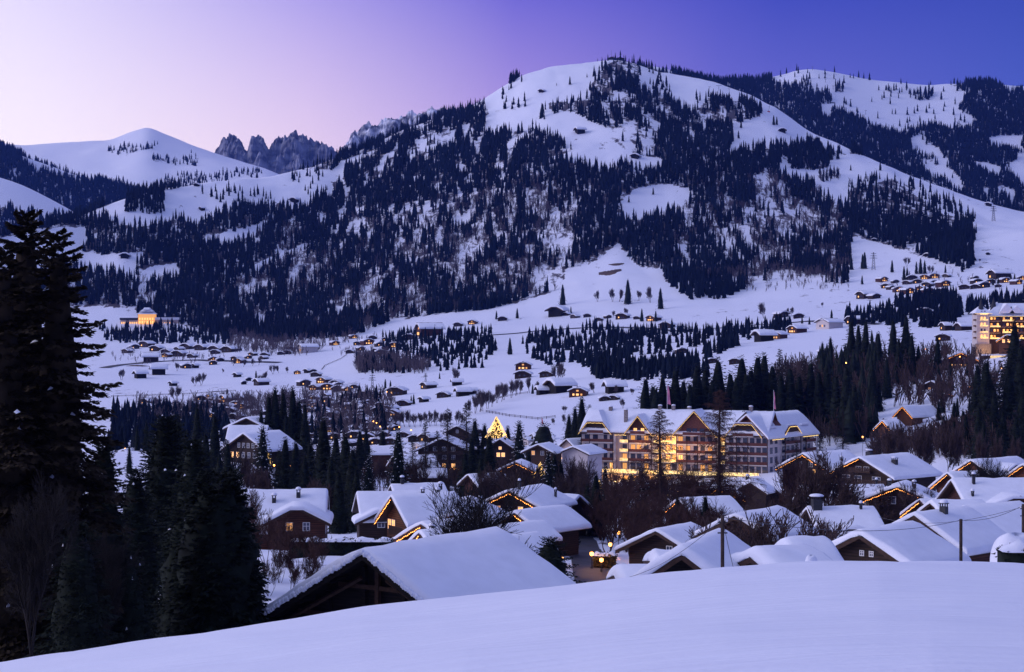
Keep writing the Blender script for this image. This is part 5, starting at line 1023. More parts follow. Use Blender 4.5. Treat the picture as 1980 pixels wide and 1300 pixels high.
# floodlit white hotel in the far valley
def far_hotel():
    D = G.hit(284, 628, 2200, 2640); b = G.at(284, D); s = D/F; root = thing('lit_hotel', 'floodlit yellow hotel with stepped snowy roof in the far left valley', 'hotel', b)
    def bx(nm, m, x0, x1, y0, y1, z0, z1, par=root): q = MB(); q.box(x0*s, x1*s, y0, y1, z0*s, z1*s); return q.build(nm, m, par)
    bx('wall', 'litdim', -17, 15, 0, 12, -6, 20); bx('left_wing', 'cream', -52, -17.1, 2, 12, -6, 9); bx('right_wing', 'cream', 15.1, 60, 2, 12, -4, 9)  # main wall glows by itself, in place of floodlight falling on it
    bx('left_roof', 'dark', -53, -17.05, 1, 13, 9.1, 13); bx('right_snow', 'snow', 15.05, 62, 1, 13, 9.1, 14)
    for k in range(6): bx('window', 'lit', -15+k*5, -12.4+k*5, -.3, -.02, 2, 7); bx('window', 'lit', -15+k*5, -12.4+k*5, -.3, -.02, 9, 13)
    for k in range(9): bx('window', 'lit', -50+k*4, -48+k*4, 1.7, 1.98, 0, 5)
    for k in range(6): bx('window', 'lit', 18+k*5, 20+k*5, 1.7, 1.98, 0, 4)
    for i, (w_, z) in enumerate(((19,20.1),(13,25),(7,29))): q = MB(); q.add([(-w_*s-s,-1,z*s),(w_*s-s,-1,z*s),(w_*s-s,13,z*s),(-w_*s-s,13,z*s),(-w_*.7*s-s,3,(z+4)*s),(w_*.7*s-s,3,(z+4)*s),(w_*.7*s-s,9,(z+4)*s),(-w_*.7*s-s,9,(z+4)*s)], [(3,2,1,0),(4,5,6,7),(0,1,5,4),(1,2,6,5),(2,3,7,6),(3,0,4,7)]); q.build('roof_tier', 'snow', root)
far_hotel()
# summit station with its mast, and a lone mast
def summit():
    b = G.at(1186, 3592); o = thing('summit_station', 'dark summit building with thin mast on top of the mountain', 'building', b)
    q = MB(); q.box(-10, 4, 0, 9, -3, 4); q.box(5, 22, 0, 9, -3, 3); q.build('wall', 'dark', o)
    q = MB(); q.prism([(-12,4.01),(6,4.01),(-3,7)], -1, 10); q.prism([(3.5,3.01),(24,3.01),(14,6)], -1, 10); q.build('roof', 'beam', o)
    q = MB(); q.tube((-4,4,4), (-4,4,22), .35, .2, 5); q.build('mast', 'steel', o)
summit()
def pylon(px, base, top, D0, D1, label, arms=3, kind='lattice', sheet=None):
    sh = sheet or G; D = sh.hit(px, base, D0, D1); b = sh.at(px, D); h = (base-top)*D/F; o = thing('pylon' if kind == 'lattice' else 'lift_tower', label, 'pylon' if kind == 'lattice' else 'lift tower', b)
    q = MB(); r = max(.12, D*.00009)
    if kind == 'lattice':
        w0 = h*.10
        for sx in (-1,1):
            for sy in (-1,1): q.tube((sx*w0, sy*w0, -1), (sx*w0*.15, sy*w0*.15, h), r, r*.7, 4)
        for i in range(7):
            t0, t1 = i/7, (i+1)/7; a0, a1 = w0*(1-.85*t0), w0*(1-.85*t1)
            for sy in (-1,1): q.tube((-a0, sy*a0, h*t0), (a1, sy*a1, h*t1), r*.6, k=3); q.tube((a0, sy*a0, h*t0), (-a1, sy*a1, h*t1), r*.6, k=3)
        q.build('mast', 'steel', o); q = MB()
        for k in range(arms): z = h*(.66+.13*k); L = h*(.22-.03*k); q.tube((-L,0,z), (L,0,z), r, k=4); q.tube((-L,0,z), (0,0,z+h*.05), r*.7, k=3); q.tube((L,0,z), (0,0,z+h*.05), r*.7, k=3)
        q.build('crossarm', 'steel', o)
    else:
        q.tube((0,0,-1), (0,0,h), r*1.2, r, 6); q.build('mast', 'steel', o); q = MB(); q.tube((-h*.28,0,h), (h*.28,0,h), r, k=4); q.build('crossarm', 'steel', o)
pylon(720, 758, 724, 900, 1400, 'tall lattice pylon on the middle field beside bare trees', 3)
pylon(823, 742, 722, 1100, 1700, 'smaller lattice pylon on the middle terrace')
pylon(1689, 522, 488, 2000, 2500, 'lattice pylon on the snow hill above the hillside hamlet')
pylon(1921, 428, 398, 2400, 2950, 'lattice pylon on the bright right snow slope')
pylon(1180, 634, 618, 1500, 2200, 'faint small pylon beside the road at the mountain foot')
for i, (px, b_, t_) in enumerate(((1390,186,166),(1372,178,168),(1410,182,172))): pylon(px, b_, t_, 3000, 3560, ('leaning lift tower near the summit ridge', 'thin lift tower beside the summit ridge tower', 'short lift tower right of the summit ridge tower')[i], kind='lift')
for i, (px, b_, t_) in enumerate(((1596,160,154),(1611,174,167),(1645,201,193),(1674,222,214),(1719,249,242),(1571,137,130))): pylon(px, b_, t_, 3700, 5005, row_label('small ski lift tower', i, 6, 'down the right snow piste') if 0 else 'small ski lift tower, '+ORD[i]+' counted down the right snow piste' if i < 5 else 'ski lift top frame on the crest of the right piste', kind='lift', sheet=BR)
def gondola():
    p = P(1486, 217, 3300); o = thing('gondola', 'small red cable car cabin hanging over the upper slope', 'cable car', p)
    q = MB(); q.prism([(-2.4,-1.6),(2.4,-1.6),(2.8,0),(2.2,1.8),(-2.2,1.8),(-2.8,0)], -1.6, 1.6); q.build('cabin', 'red', o)
    q = MB(); q.tube((0,0,1.8), (2.6,0,14), .28, k=5); q.build('hanger', 'steel', o)
gondola()
# ------------------------------------------------------------------ road, street lamps, poles
def strip(name, pts, width, m, lift=.12, kind='structure', n=8):
    V = []; P_ = []
    for (p0, d0), (p1, d1) in zip(pts[:-1], pts[1:]):
        for i in range(n): t = i/n; P_.append((p0+(p1-p0)*t, d0+(d1-d0)*t))
    P_.append(pts[-1]); W_ = [Vector(((p-CX)/F*d, d, 0)) for p, d in P_]
    for i, c in enumerate(W_):
        t = (W_[min(i+1, len(W_)-1)]-W_[max(i-1, 0)]).normalized(); nn = Vector((t.y, -t.x, 0))
        for s in (-1, 0, 1): q = c+nn*s*width/2; V.append((q.x, q.y, float(G.z(q.x/q.y*F+CX, q.y))+lift))
    o = link(name, npmesh(name, V, [(3*i+k, 3*i+k+1, 3*i+k+4, 3*i+k+3) for i in range(len(W_)-1) for k in (0,1)], MT[m])); tag(o, kind=kind); return o
strip('road', [(1160,185),(1148,205),(1142,225),(1135,250),(1122,280),(1100,320)], 5.0, 'asphalt')
rd = [(px, G.hit(px, py, 1300, 2200)) for px, py in ((905,652),(960,648),(1050,640),(1140,634),(1200,634),(1260,636),(1330,640),(1450,630),(1560,622),(1640,622),(1700,628))]
strip('road', rd, 9, 'asphalt', .5)
rd = [(px, G.hit(px, py, 1300, 2300)) for px, py in ((200,712),(300,700),(380,697),(470,700),(540,702))]
strip('road', rd, 12, 'asphalt', .5)
def lamp_post(px, py, D, label, h=4.2, wm=1.0, big=1.0, watt=220):
    p = P(px, py, D); g_ = float(G.z(px, D)); h = max(p.z-g_, 1.5); o = thing('street_lamp', label, 'street lamp', (p.x, p.y, p.z-h), 0, 'street lamps of the village')
    q = MB(); q.tube((0,0,-.3), (0,0,h-.25), .06*big, .05*big, 8); q.lathe((0,0,0), [(.16,0),(.16,.3),(.08,.5)], 8); q.build('pole', 'dark', o)
    q = MB(); q.lathe((0,0,h-.25), [(.10*big,0),(.2*big,.08*big),(.24*big,.32*big),(.2*big,.42*big),(.04,.5*big)], 8); q.build('lantern', 'lamp', o)
    q = MB(); q.lathe((0,0,h-.25), [(.30*big,.51*big),(.22*big,.6*big),(.03,.75*big)], 8); q.build('cap', 'dark', o)
    l = bpy.data.lights.new('lamp_light', 'POINT'); l.energy = watt; l.color = (1,.42,.10); l.shadow_soft_size = .25; lo = bpy.data.objects.new('lamp_light', l); COL.objects.link(lo); lo.parent = o; lo.location = (0,0,h+.1)
lamp_post(1144, 1071, 214, 'bright orange street lamp at the corner of the lit hedge', watt=900)
lamp_post(1163, 1083, 208, 'orange lamp post standing in front of the lit hedge', watt=500)
lamp_post(1086, 1080, 222, 'pinkish lamp glowing at the left kerb of the village road', watt=400)
lamp_post(1180, 1053, 235, 'small round orange lamp between dark trees above the hedge', watt=300)
lamp_post(1196, 1030, 250, 'faint orange lamp higher up behind the hedge', watt=200)
for i, (px, py, D) in enumerate(((772,826,700),(795,832,700),(728,818,760),(735,825,760),(722,815,770),(815,918,430),(840,915,430),(888,780+80,600),(1000,868,560),(242,868,560),(690,905,420),(530,900,440),(1636,702,660),(1668,845,560),(1936,712,720),(1892,830,600),(1856,690,760),(1790,675,900),(748,758+0,1000),(560,902,430))):
    lamp_post(px, py, D, row_label('tiny warm lamp', i, 20, 'glimmering among village trees') if 0 else ['tiny warm lamp by the lit bank left of the village, upper','tiny warm lamp right of the lit bank','tiny warm lamp on the lit bank, leftmost','tiny warm lamp on the lit bank, second','tiny warm lamp at the lit bank edge','tiny warm lamp under the leaning larch','tiny warm lamp between the two larches','tiny warm lamp below the bare larch top','tiny warm lamp near the snowy conifer','warm lamp beside the small left chalet','small lamp deep between the dark pines left of centre','small lamp below the tall many-windowed chalet','lamp gleaming on the wooded slope behind the hotel','white lamp gleaming at the foot of the wooded slope','lamp below the golden glass hall','lamp among the trunks on the lower wooded slope','lamp left of the wide glowing chalet','lamp on the upper wooded slope path','lamp on the hillside road left of centre','small lamp right below the many-windowed chalet'][i], big=1.0, watt=500)
def hedge(px0, px1, D, py0, m, label, nm='hedge', dep=2, snow=True, seed=0, fl=.14):
    a = P(px0, py0, D); b = P(px1, py0, D); g0 = min(float(G.z(px0, D)), float(G.z(px1, D)))-.3; o = thing(nm, label, nm, ((a.x+b.x)/2, D, g0)); wd = b.x-a.x; h = a.z-g0
    g = np.random.default_rng(seed); n = int(wd*h*60)+200; x = g.uniform(-wd/2, wd/2, n); z = g.uniform(0, h, n); y = g.choice([-dep/2, dep/2], n)+g.normal(0,.12,n)
    t = g.random(n) < .35; z = np.where(t, h+g.normal(0,.1,n), z); y = np.where(t, g.uniform(-dep/2, dep/2, n), y)
    p = np.stack([x,y,z],1)[:,None,:]; r_ = g.normal(0,fl,(n,4,3)); V = (p+r_).reshape(-1,3); core = MB(); core.box(-wd/2+.1, wd/2-.1, -dep/2+.1, dep/2-.1, 0, h-.1)
    V = np.concatenate([V, np.array(core.v)]); Fc = np.concatenate([np.arange(n*4).reshape(-1,4), np.array(core.f)+n*4]); link('foliage', npmesh('foliage', V, Fc, MT[m]), o)
    if snow:
        q = MB(); k = max(6, int(wd/.6)); V = []; F_ = []
        for i in range(k+1):
            xx = -wd/2+wd*i/k; hh = .35+.15*math.sin(i*1.3+seed)+.1*math.sin(i*2.9)
            for yy, zz in ((-dep*.55,-.05),(-dep*.45,hh*.7),(0,hh),(dep*.45,hh*.7),(dep*.55,-.05)): V.append((xx, yy, h+zz*(1 if 0 < i < k else .1)))
        for i in range(k):
            for j in range(4): F_.append((i*5+j, i*5+j+1, i*5+j+6, i*5+j+5))
        q.add(V, F_); q.build('snow', 'snow', o, True)
MT['hedge_warm'] = mat('clipped_hedge', (.10,.065,.02), .85, .4, 3)
hedge(1146, 1192, 217, 1073, 'hedge_warm', 'tall clipped hedge lit orange by the street lamps', seed=1)
hedge(560, 760, 200, 1046, 'needle', 'long dark clipped hedge with thin snow line behind the barn', seed=2, dep=1.5)
hedge(1000, 1120, 262, 1022, 'needle', 'dark clipped hedge along the road right of the bare tree', seed=3, dep=1.6)
hedge(1930, 2010, 84, 1064, 'needle', 'dark bushy hedge under heavy snow at the right edge of the slope', seed=4, dep=1.2, fl=.07)
def snow_heap(px, py, D, wpx, hpx, label, seed=0):
    b = P(px, py+hpx, D); s = D/F; g = random.Random(seed); q = MB(); o = None; k = 20; V = []; rings = 9; ph = g.random()*6
    for j in range(rings):
        t = j/(rings-1); r_ = math.cos(t*math.pi/2)**.6; 
        for i in range(k): a = i*2*math.pi/k; rr = wpx*s/2*r_*(1+.08*math.sin(3*a+ph)+.05*math.sin(5*a+ph*2)); V.append((rr*math.cos(a), rr*math.sin(a)*.8, hpx*s*math.sin(t*math.pi/2)*(1+.05*math.sin(2*a+ph))-.4))
    q.add(V, [(j*k+i, j*k+(i+1)%k, (j+1)*k+(i+1)%k, (j+1)*k+i) for j in range(rings-1) for i in range(k)]+[tuple((rings-1)*k+i for i in range(k))])
    o = q.build('snow_mound', 'snow', None, True, b); tag(o, label, 'snow mound')
snow_heap(1962, 1018, 92, 92, 60, 'big rounded snow-covered bush dome at the right edge', 1)
snow_heap(1300, 1113, 96, 60, 22, 'small snow mound left of the dark open barn gable', 2)
snow_heap(1568, 1062, 112, 26, 24, 'small white dome between two front roofs', 3)
def wood_pole(px, top, D, label, r=.13, h=9, wire=True, ins=True):
    t = P(px, top, D); o = thing('utility_pole', label, 'pole', (t.x, t.y, t.z-h)); q = MB(); q.tube((0,0,0), (0,0,h), r*1.1, r, 10); q.build('pole', 'bark', o)
    if ins:
        q = MB(); q.tube((-.25,0,h-.35), (.25,0,h-.35), .04, k=6); q.tube((-.25,0,h-.9), (.25,0,h-.9), .04, k=6); q.build('crossarm', 'dark', o)
        for s in (-.22, .22):
            q = MB(); q.lathe((s, 0, h-.32), [(.05,0),(.07,.06),(.04,.14),(.01,.2)], 8); q.build('insulator', 'frame', o)
wood_pole(1397, 997, 88, 'dark wooden utility pole standing above the snow crest', r=.095)
wood_pole(1858, 1004, 140, 'utility pole beside the warm timber chalet', r=.13, ins=False)
wood_pole(1979, 975, 130, 'utility pole at the very right edge', r=.13)
wood_pole(1377, 1042, 150, 'thin post with short arm left of the big pole', r=.05)
wood_pole(1118, 946, 300, 'bare thin mast among trees below the hotel', r=.08, ins=False)
def wire(a, b, sag, label, r=.012):
    A, B = P(*a), P(*b); mid = (A+B)/2; n = 14; q = MB(); L_ = []
    for i in range(n+1): t = i/n; p = A+(B-A)*t; L_.append(p-mid-Vector((0,0,sag*4*t*(1-t))))
    for i in range(n): q.tube(L_[i], L_[i+1], r, k=4, cap=False)
    tag(q.build('cable', 'dark', None, False, mid), label, 'cable')
wire((1397,1000,88), (1858,1006,140), .8, 'thin overhead cable from the wooden pole to the timber chalet pole', .018)
wire((1858,1006,140), (1979,977,130), .4, 'thin cable between the two rightmost poles', .018)
wire((1397,1003,88), (1208,1118,112), .5, 'thin cable falling from the wooden pole to the snow-buried shed', .015)
wire((1400,1018,88), (1418,1098,86), .05, 'short stay wire at the foot of the wooden pole', .015)
wire((1979,980,130), (1700,1000,210), 1.0, 'thin cable from the right edge pole toward the chalets', .018)
# ------------------------------------------------------------------ single trees
K_mid = [conifer_kind(100+i, 20, 4.6, 110, 11, droop=.34, core=.44, top=.66, ragged=.48) for i in range(5)]
K_small = [conifer_kind(120+i, 14, 3.6, 54, 7, droop=.25, core=.55, top=.65, ragged=.35) for i in range(4)]
K_near = [conifer_kind(140+i, 22, 5.6, 190, 18, droop=.4, core=.42, kite=.20, m='needle', top=.68, ragged=.5) for i in range(3)]
K_snowy = [conifer_kind(150+i, 20, 5.0, 150, 14, snow=.10, droop=.35, core=.45, kite=.24, top=.6) for i in range(2)]
K_loose = [conifer_kind(160+i, 18, 4.2, 60, 10, snow=.10, droop=.25, core=.2, ragged=.5, kite=.22, m='needle') for i in range(2)]
K_round = [conifer_kind(170+i, 14, 4.6, 120, 10, top=.45, core=.8, droop=.2) for i in range(2)]
B_far = [bare_kind(200+i, 9, 4, spread=.5, nsplit=3, minr=.017, m='twig_far', first=.2, multi=2, shrink=.72) for i in range(4)]
B_mid = [bare_kind(210+i, 11, 4, spread=.5, nsplit=3, minr=.022, first=.22, multi=2, shrink=.72) for i in range(4)]
B_dark = [bare_kind(260+i, 14, 5, spread=.5, nsplit=3, minr=.009, r0=.16, first=.26, m='twig_dark') for i in range(2)]
B_near = [bare_kind(220+i, 14, 6, spread=.40, nsplit=2, minr=.016, r0=.34, first=.20, shrink=.82, multi=1, m='twig_dark') for i in range(2)]
B_red = [bare_kind(230+i, 9, 5, spread=.42, nsplit=2, minr=.016, multi=4, m='twig_red', first=.3, r0=.07) for i in range(3)]
B_fan = [bare_kind(240+i, 6, 4, spread=.26, nsplit=2, minr=.014, multi=14, first=.34, r0=.05, shrink=.72, up=.6) for i in range(2)]
L_big = [larch_kind(250, 30, 8.6, 105, 9), larch_kind(251, 30, 7.4, 90, 7)]
L_mid = [larch_kind(252+i, 28, 6.0, 80, 7, 'twig_dark') for i in range(3)]
print('kinds done')
clump(K_mid, 'spruce', 'conifer', 'tall dark spruce', 'in the line behind the grand hotel', 'spruces behind the grand hotel', [(1248,727,648),(1268,745,642),(1294,742,650),(1334,735,645),(1378,728,650),(1424,722,650),(1444,715,655),(1510,718,650),(1263,740,655),(1281,722,650),(1306,709,650),(1322,730,660),(1348,699,655),(1364,706,662),(1389,688,662),(1412,715,655),(1434,684,668),(1452,708,672),(1465,681,676),(1478,679,682),(1494,700,670),(1528,705,650),(1545,720,655),(1568,696,655),(1583,712,650),(1599,700,650),(1617,720,640),(1637,701,635),(1652,740,630)], wide=1.35)
clump(K_mid, 'spruce', 'conifer', 'dark spruce', 'on the wooded slope left of the palace hotel', 'spruces on the wooded slope', wide=1.2, items=[(1646,615,870),(1660,625,865),(1674,615,860),(1699,640,820),(1727,615,840),(1738,651,780),(1752,607,840),(1763,643,790),(1776,665,790),(1813,649,790),(1800,690,760),(1815,707,720),(1838,698,720),(1851,768,640),(1822,752,660),(1875,770,640),(1890,740,640),(1688,700,700),(1715,690,740),(1700,735,700),(1606,650,880),(1590,660,880),(1870,700,760)])
clump(K_mid, 'spruce', 'conifer', 'dark spruce', 'above the steep glowing chalets on the slope', 'spruces above the glowing chalets', wide=1.2, items=[(1708,705,800),(1722,722,780),(1757,700,790),(1768,712,770),(1790,700,800),(1828,690,800),(1862,725,720),(1780,738,740)])
clump(K_near, 'spruce', 'conifer', 'large dark spruce', 'in the front group at the right edge', 'large spruces at the right', wide=1.25, items=[(1825,800,570),(1845,812,540),(1862,790,570),(1815,775,640),(1965,800,500),(1890,700,640),(1955,670,620),(1907,690,560),(1923,751,540),(1893,780,520),(1962,618,600),(1951,700,560),(1975,660,570),(1940,790,520),(1868,800,540),(1918,735,600),(1948,762,560),(1885,745,610),(1845,775,600),(1978,745,520),(1902,812,500),(1930,825,480)])
clump(K_near, 'spruce', 'conifer', 'nearly black spruce', 'in the dark group left of the many-windowed chalet', 'dark spruces at the left', [(345,800,300),(381,780,420),(415,795,400),(314,802,330),(283,812,520),(265,822,520),(398,830,330),(360,830,260),(440,850,350),(300,840,230),(425,870,320),(330,812,210),(250,860,420)])
clump(K_near, 'spruce', 'conifer', 'tall dark spruce', 'in the group rising above the left village houses', 'spruces above the left village', [(520,760,560),(532,745,560),(548,752,565),(566,745,560),(578,768,560),(590,775,555),(505,790,560),(553,800,520)])
clump(K_near, 'spruce', 'conifer', 'broad dark spruce', 'in the village group between chalet and larches', 'broad spruces in the village', [(552,843,420),(572,850,415),(600,850,400),(625,802,390),(650,838,380),(668,835,360),(590,880,380),(540,870,430),(682,862,340),(640,880,330),(655,905,300),(696,828,520),(708,830,560),(740,828,620),(690,900,310)], wide=1.35)
clump(K_snowy, 'snowy_spruce', 'conifer', 'snow-flecked spruce', 'between the village roofs', 'snow-flecked spruces', [(770,828,400),(1004,812,560),(508,822,410),(712,880,380),(1060,872,385),(1240,900,330),(1170,900,340)])
clump(K_near, 'spruce', 'conifer', 'dark village spruce', 'around the illuminated tree and centre roofs', 'dark spruces of the village centre', [(918,808,620),(937,818,620),(982,822,620),(912,845,400),(946,835,410),(900,870,390),(930,880,380),(1072,872,400),(1085,890,400),(1125,765,650),(1140,782,650),(1112,785,655),(1100,800,660),(1135,800,640),(1040,900,340),(1022,870,470)], wide=1.25)
clump(K_round, 'round_conifer', 'conifer', 'round-topped dark conifer', 'at the village edge', 'round dark conifers', [(1052,818,600),(1035,850,600)])
clump(K_near, 'spruce', 'conifer', 'dark conifer', 'under and around the big larches', 'conifers under the larches', [(1152,912,290),(1136,935,300),(1328,975,270),(1364,955,262),(1355,985,255),(1310,955,300)], wide=1.3)
clump(L_big, 'larch', 'larch', 'great leafless larch with drooping reddish twigs', 'before the grand hotel', 'great bare larches', [(1276,788,315),(1391,748,325)], wide=1.4)
clump(L_mid, 'larch', 'larch', 'slender bare larch', 'in the village left of the illuminated tree', 'slender bare larches', [(823,812,420),(866,786,430),(902,774,450),(846,830,440),(798,840,430)])
clump(L_mid, 'larch', 'larch', 'reddish bare larch', 'among the trees behind and right of the hotel', 'reddish bare larches', [(1508,671,690),(1520,690,700),(1555,690,720),(1508,800,600),(1540,850,420),(1560,880,400),(1585,780,610),(1630,790,600)])
# the trees in front, left
def fore(px, top, D, r, kindargs, label, name='spruce', snow=.0015):
    snow = min(snow, .0006); b = G.at(px, D); h = (HY-top)*D/F-b.z; k = conifer_kind(int(px*3+D), h, r, **kindargs, snow=snow); plant(k, name, label, 'conifer', b, h, 'foreground conifers', 0)
big = dict(nb=210, ns=150, droop=.45, core=.30, kite=.075, ragged=.5, top=.56, asp=.32, lat=.26, upn=.15, m='needle_brown')
fore(52, 404, 97, 6.9, big, 'tallest foreground spruce, black against the snow hills at left edge')
fore(112, 440, 92, 5.6, big, 'second foreground spruce with ragged right side, just right of the tallest')
fore(8, 470, 90, 5.5, big, 'foreground spruce cut off by the left edge of the view')
fore(200, 842, 104, 3.6, dict(nb=300, ns=64, droop=.4, core=.5, kite=.10, lat=.26, ragged=.4, top=.6), 'lower dark spruce filling the gap right of the foreground pair')
fore(262, 905, 118, 3.8, dict(nb=280, ns=60, droop=.4, core=.5, kite=.10, lat=.26, ragged=.35, top=.6), 'dark foreground spruce left of the broad black group')
fore(322, 806, 150, 5.6, dict(nb=320, ns=68, droop=.35, core=.5, kite=.10, lat=.26, ragged=.35, top=.55), 'broad black spruce in the middle of the left foreground group')
fore(374, 850, 140, 4.2, dict(nb=300, ns=64, droop=.35, core=.5, kite=.10, lat=.26, ragged=.35, top=.55), 'black spruce behind the dome-shaped tree')
fore(422, 926, 108, 3.6, dict(nb=1000, ns=26, droop=.15, core=.84, kite=.12, ragged=.14, top=.34, asp=.35, smin=.6, lat=.15), 'dome-shaped dense black tree left of the barn', 'yew', 0)
fore(355, 985, 112, 2.6, dict(nb=500, ns=26, droop=.2, core=.78, kite=.13, ragged=.22, top=.5, smin=.5), 'dark dense bush left of the dome-shaped tree', 'yew', .01)
fore(478, 1040, 112, 2.0, dict(nb=160, ns=24, droop=-.3, core=.3, kite=.2, ragged=.5, top=.3), 'loose airy bush right of the dome-shaped tree', 'bush', 0)
fore(150, 1010, 84, 3.0, dict(nb=260, ns=60, droop=.4, core=.5, kite=.10, lat=.26, ragged=.4, top=.5), 'low dark spruce skirt in the bottom left corner', snow=.10)
fore(250, 1075, 92, 2.6, dict(nb=240, ns=58, droop=.4, core=.5, kite=.10, lat=.26, ragged=.4, top=.5), 'low snow-dabbed spruce beside the bottom left slope', snow=.12)
fore(1064, 1042, 128, 4.4, dict(nb=260, ns=54, droop=.3, core=.5, kite=.10, lat=.26, ragged=.4, top=.6), 'dark spruce right of the barn roof, before the road', snow=.02)
clump(B_dark, 'bare_tree', 'bare tree', 'leafless tree', 'before the dark spruces at the left edge', 'bare trees at left foreground', [(60,900,80),(215,1010,86)])
clump(B_near, 'bare_tree', 'bare tree', 'big dark leafless tree with snow-lined spreading crown', 'behind the barn roof', 'bare trees behind the barn', [(925,896,150),(885,925,158)], wide=1.45)
clump(B_red, 'red_twig_bush', 'bush', 'reddish leafless thicket', 'between the dome-shaped tree and the red chalet', 'reddish thickets', [(498,970,190),(518,985,180),(536,1000,175),(556,1005,170),(575,1015,165),(600,1025,165),(540,1050,150),(570,1060,150),(600,1070,150),(520,1080,140),(620,1045,160),(500,1010,175),(490,940,215),(560,1085,140),(590,1088,142)])
clump(B_fan, 'fan_bush', 'bush', 'fan-shaped leafless bush', 'in front of the dark arched gable roof', 'fan-shaped bushes', [(1505,978,165)], wide=2.0)
clump(B_mid, 'bare_tree', 'bare tree', 'leafless tree', 'between the right-hand chalet roofs', 'bare trees among right roofs', [(1580,862,265),(1592,880,262),(1690,930,310),(1668,945,300),(1712,935,300),(1545,935,262),(1760,925,290),(1620,900,330),(1640,915,300),(1600,1000,205),(1730,985,245),(1790,940,300),(1480,960,250),(1455,985,210),(1340,1010,200)])
clump(B_near, 'gnarled_tree', 'bare tree', 'gnarled bare tree', 'before the small chalet row at right', 'gnarled trees at right', [(1898,880,330),(1935,885,335),(1920,868,345)], wide=1.4)
clump(B_red, 'pollarded_bush', 'bush', 'brown leafless tree', 'in the thicket left of the large chalets', 'brown trees left of the large chalets', [(1530,880,330),(1548,875,335),(1566,890,330),(1515,905,325),(1555,915,310),(1535,925,305)], wide=.8)
clump(B_mid, 'birch', 'birch', 'slim leafless birch', 'above the long snow roof of the largest chalet', 'birches above the largest chalet', [(1702,820,470),(1712,815,480),(1738,800,490),(1776,818,480),(1795,820,480),(1755,830,470),(1835,815,480),(1860,822,480),(1890,828,470),(1925,835,460),(1960,840,450)], wide=.6)
clump(B_mid, 'bare_tree', 'bare tree', 'brown leafless tree', 'in the thicket at the village centre', 'bare trees in the village centre', [(965,890,340),(985,880,345),(1005,885,340),(950,905,335),(1020,905,330),(1095,880,400),(1110,895,390),(1120,910,380),(1105,920,340),(975,915,310),(1000,925,300),(720,890,420),(740,880,440),(785,880,420),(805,870,450),(830,885,400),(880,890,410),(1075,920,340),(1130,880,450),(640,930,300),(610,920,320),(500,900,380),(480,895,390),(520,905,370),(470,880,420)])
M_ = [(1700,830),(1090,740)]
clump(B_far, 'bare_tree', 'bare tree', 'thin leafless tree', 'in the row on the field left of the illuminated tree', 'bare tree row on the field', [(px,790+(i*7)%9,(700,980),826-int((px-770)*.03)) for i,px in enumerate((752,762,775,784,793,803,812,822,831,842,851,860,872,884,893))])
clump(B_far, 'bare_tree', 'bare tree', 'leafless tree', 'in the dense stand at the top of the middle snow field', 'bare stand above the middle field', [(918,762,(800,1200),800),(926,755,(800,1200),797),(934,750,(800,1200),795),(942,752,(800,1200),791),(950,760,(800,1200),787),(960,742,(800,1200),780),(968,740,(800,1200),777),(975,738,(800,1200),774),(988,732,(800,1300),770),(996,730,(800,1300),766),(1004,734,(800,1300),763),(1024,726,(800,1300),760),(1040,735,(800,1300),757),(1078,702,(900,1500),738),(1086,698,(900,1500),738),(880,708,(1000,1700),744),(1093,792+8,(640,900),815+6),(908,770,(800,1200),803)])
clump(B_far, 'orchard_tree', 'bare tree', 'small round leafless tree', 'on the snow left above the grand hotel', 'orchard trees', [(1150,738,(800,1400),760),(1190,744,(800,1400),762),(1222,750,(800,1400),764),(1093,784,(700,1200),798),(1205,770,(700,1200),790),(1072,808,(640,1000),822),(1130,810,(640,1000),824)], wide=1.4)
clump(B_far, 'bare_tree', 'bare tree', 'leafless tree', 'dotted over the left snow fields', 'bare trees on the left fields', [(338,744,(900,1500),778),(377,726,(1000,1800),747),(388,719,(1000,1800),746),(342,700,(1200,2000),718),(235,712,(1200,2000),735),(270,716,(1200,2000),730),(505,724,(1100,1900),742),(515,716,(1100,1900),742),(528,704,(1200,2000),724),(540,706,(1200,2000),722),(556,708,(1200,2000),722),(590,735,(900,1600),756),(430,712,(1200,2000),722),(436,752,(900,1500),768),(415,760,(900,1500),772),(450,690,(1300,2200),708),(470,694,(1300,2200),710),(500,690,(1300,2200),706),(488,692,(1300,2200),708)], wide=1.2)
clump(B_far, 'bare_tree', 'bare tree', 'leafless tree', 'at the mountain foot near the roadside chalets', 'bare trees at the mountain foot', [(1156,560,(1800,2390),584),(1185,556,(1800,2390),584),(1196,558,(1800,2390),584),(1235,560,(1800,2390),582),(1258,553,(1800,2390),585),(1210,594,(1700,2300),612),(1185,600,(1700,2300),614),(1478,583,(1600,2200),616),(1524,594,(1600,2200),612),(1532,592,(1600,2200),612),(1590,584,(1600,2200),594),(1753,496,(2000,2398),516),(1800,512,(2000,2398),532),(1894,440+60,(2200,2900),512)], wide=1.1)
clump(K_small, 'spruce', 'conifer', 'single dark spruce', 'on the open snow of the middle terraces', 'lone spruces on the terraces', [(986,652,(1200,2200),686),(850,720,(1000,1700),733),(495,716,(1100,1900),736),(1088,548,(2000,2390),590),(1277,555,(1900,2390),598),(1214,538,(1900,2390),588),(1104,592,(1600,2300),606),(1241,596,(1500,2200),622),(1268,600,(1500,2200),622),(1155,700,(1000,1600),730),(1168,703,(1000,1600),730),(1178,705,(1000,1600),728),(1190,700,(1000,1600),728),(795,764,(700,1200),782),(800,762,(700,1200),782),(745,732,(900,1400),755),(755,735,(900,1400),755),(1030,742,(800,1300),762),(1608,598,(1400,2100),622),(1551,610,(1400,2100),626),(1565,612,(1400,2100),628),(960,600,(1600,2300),618),(1000,595,(1600,2300),616)])
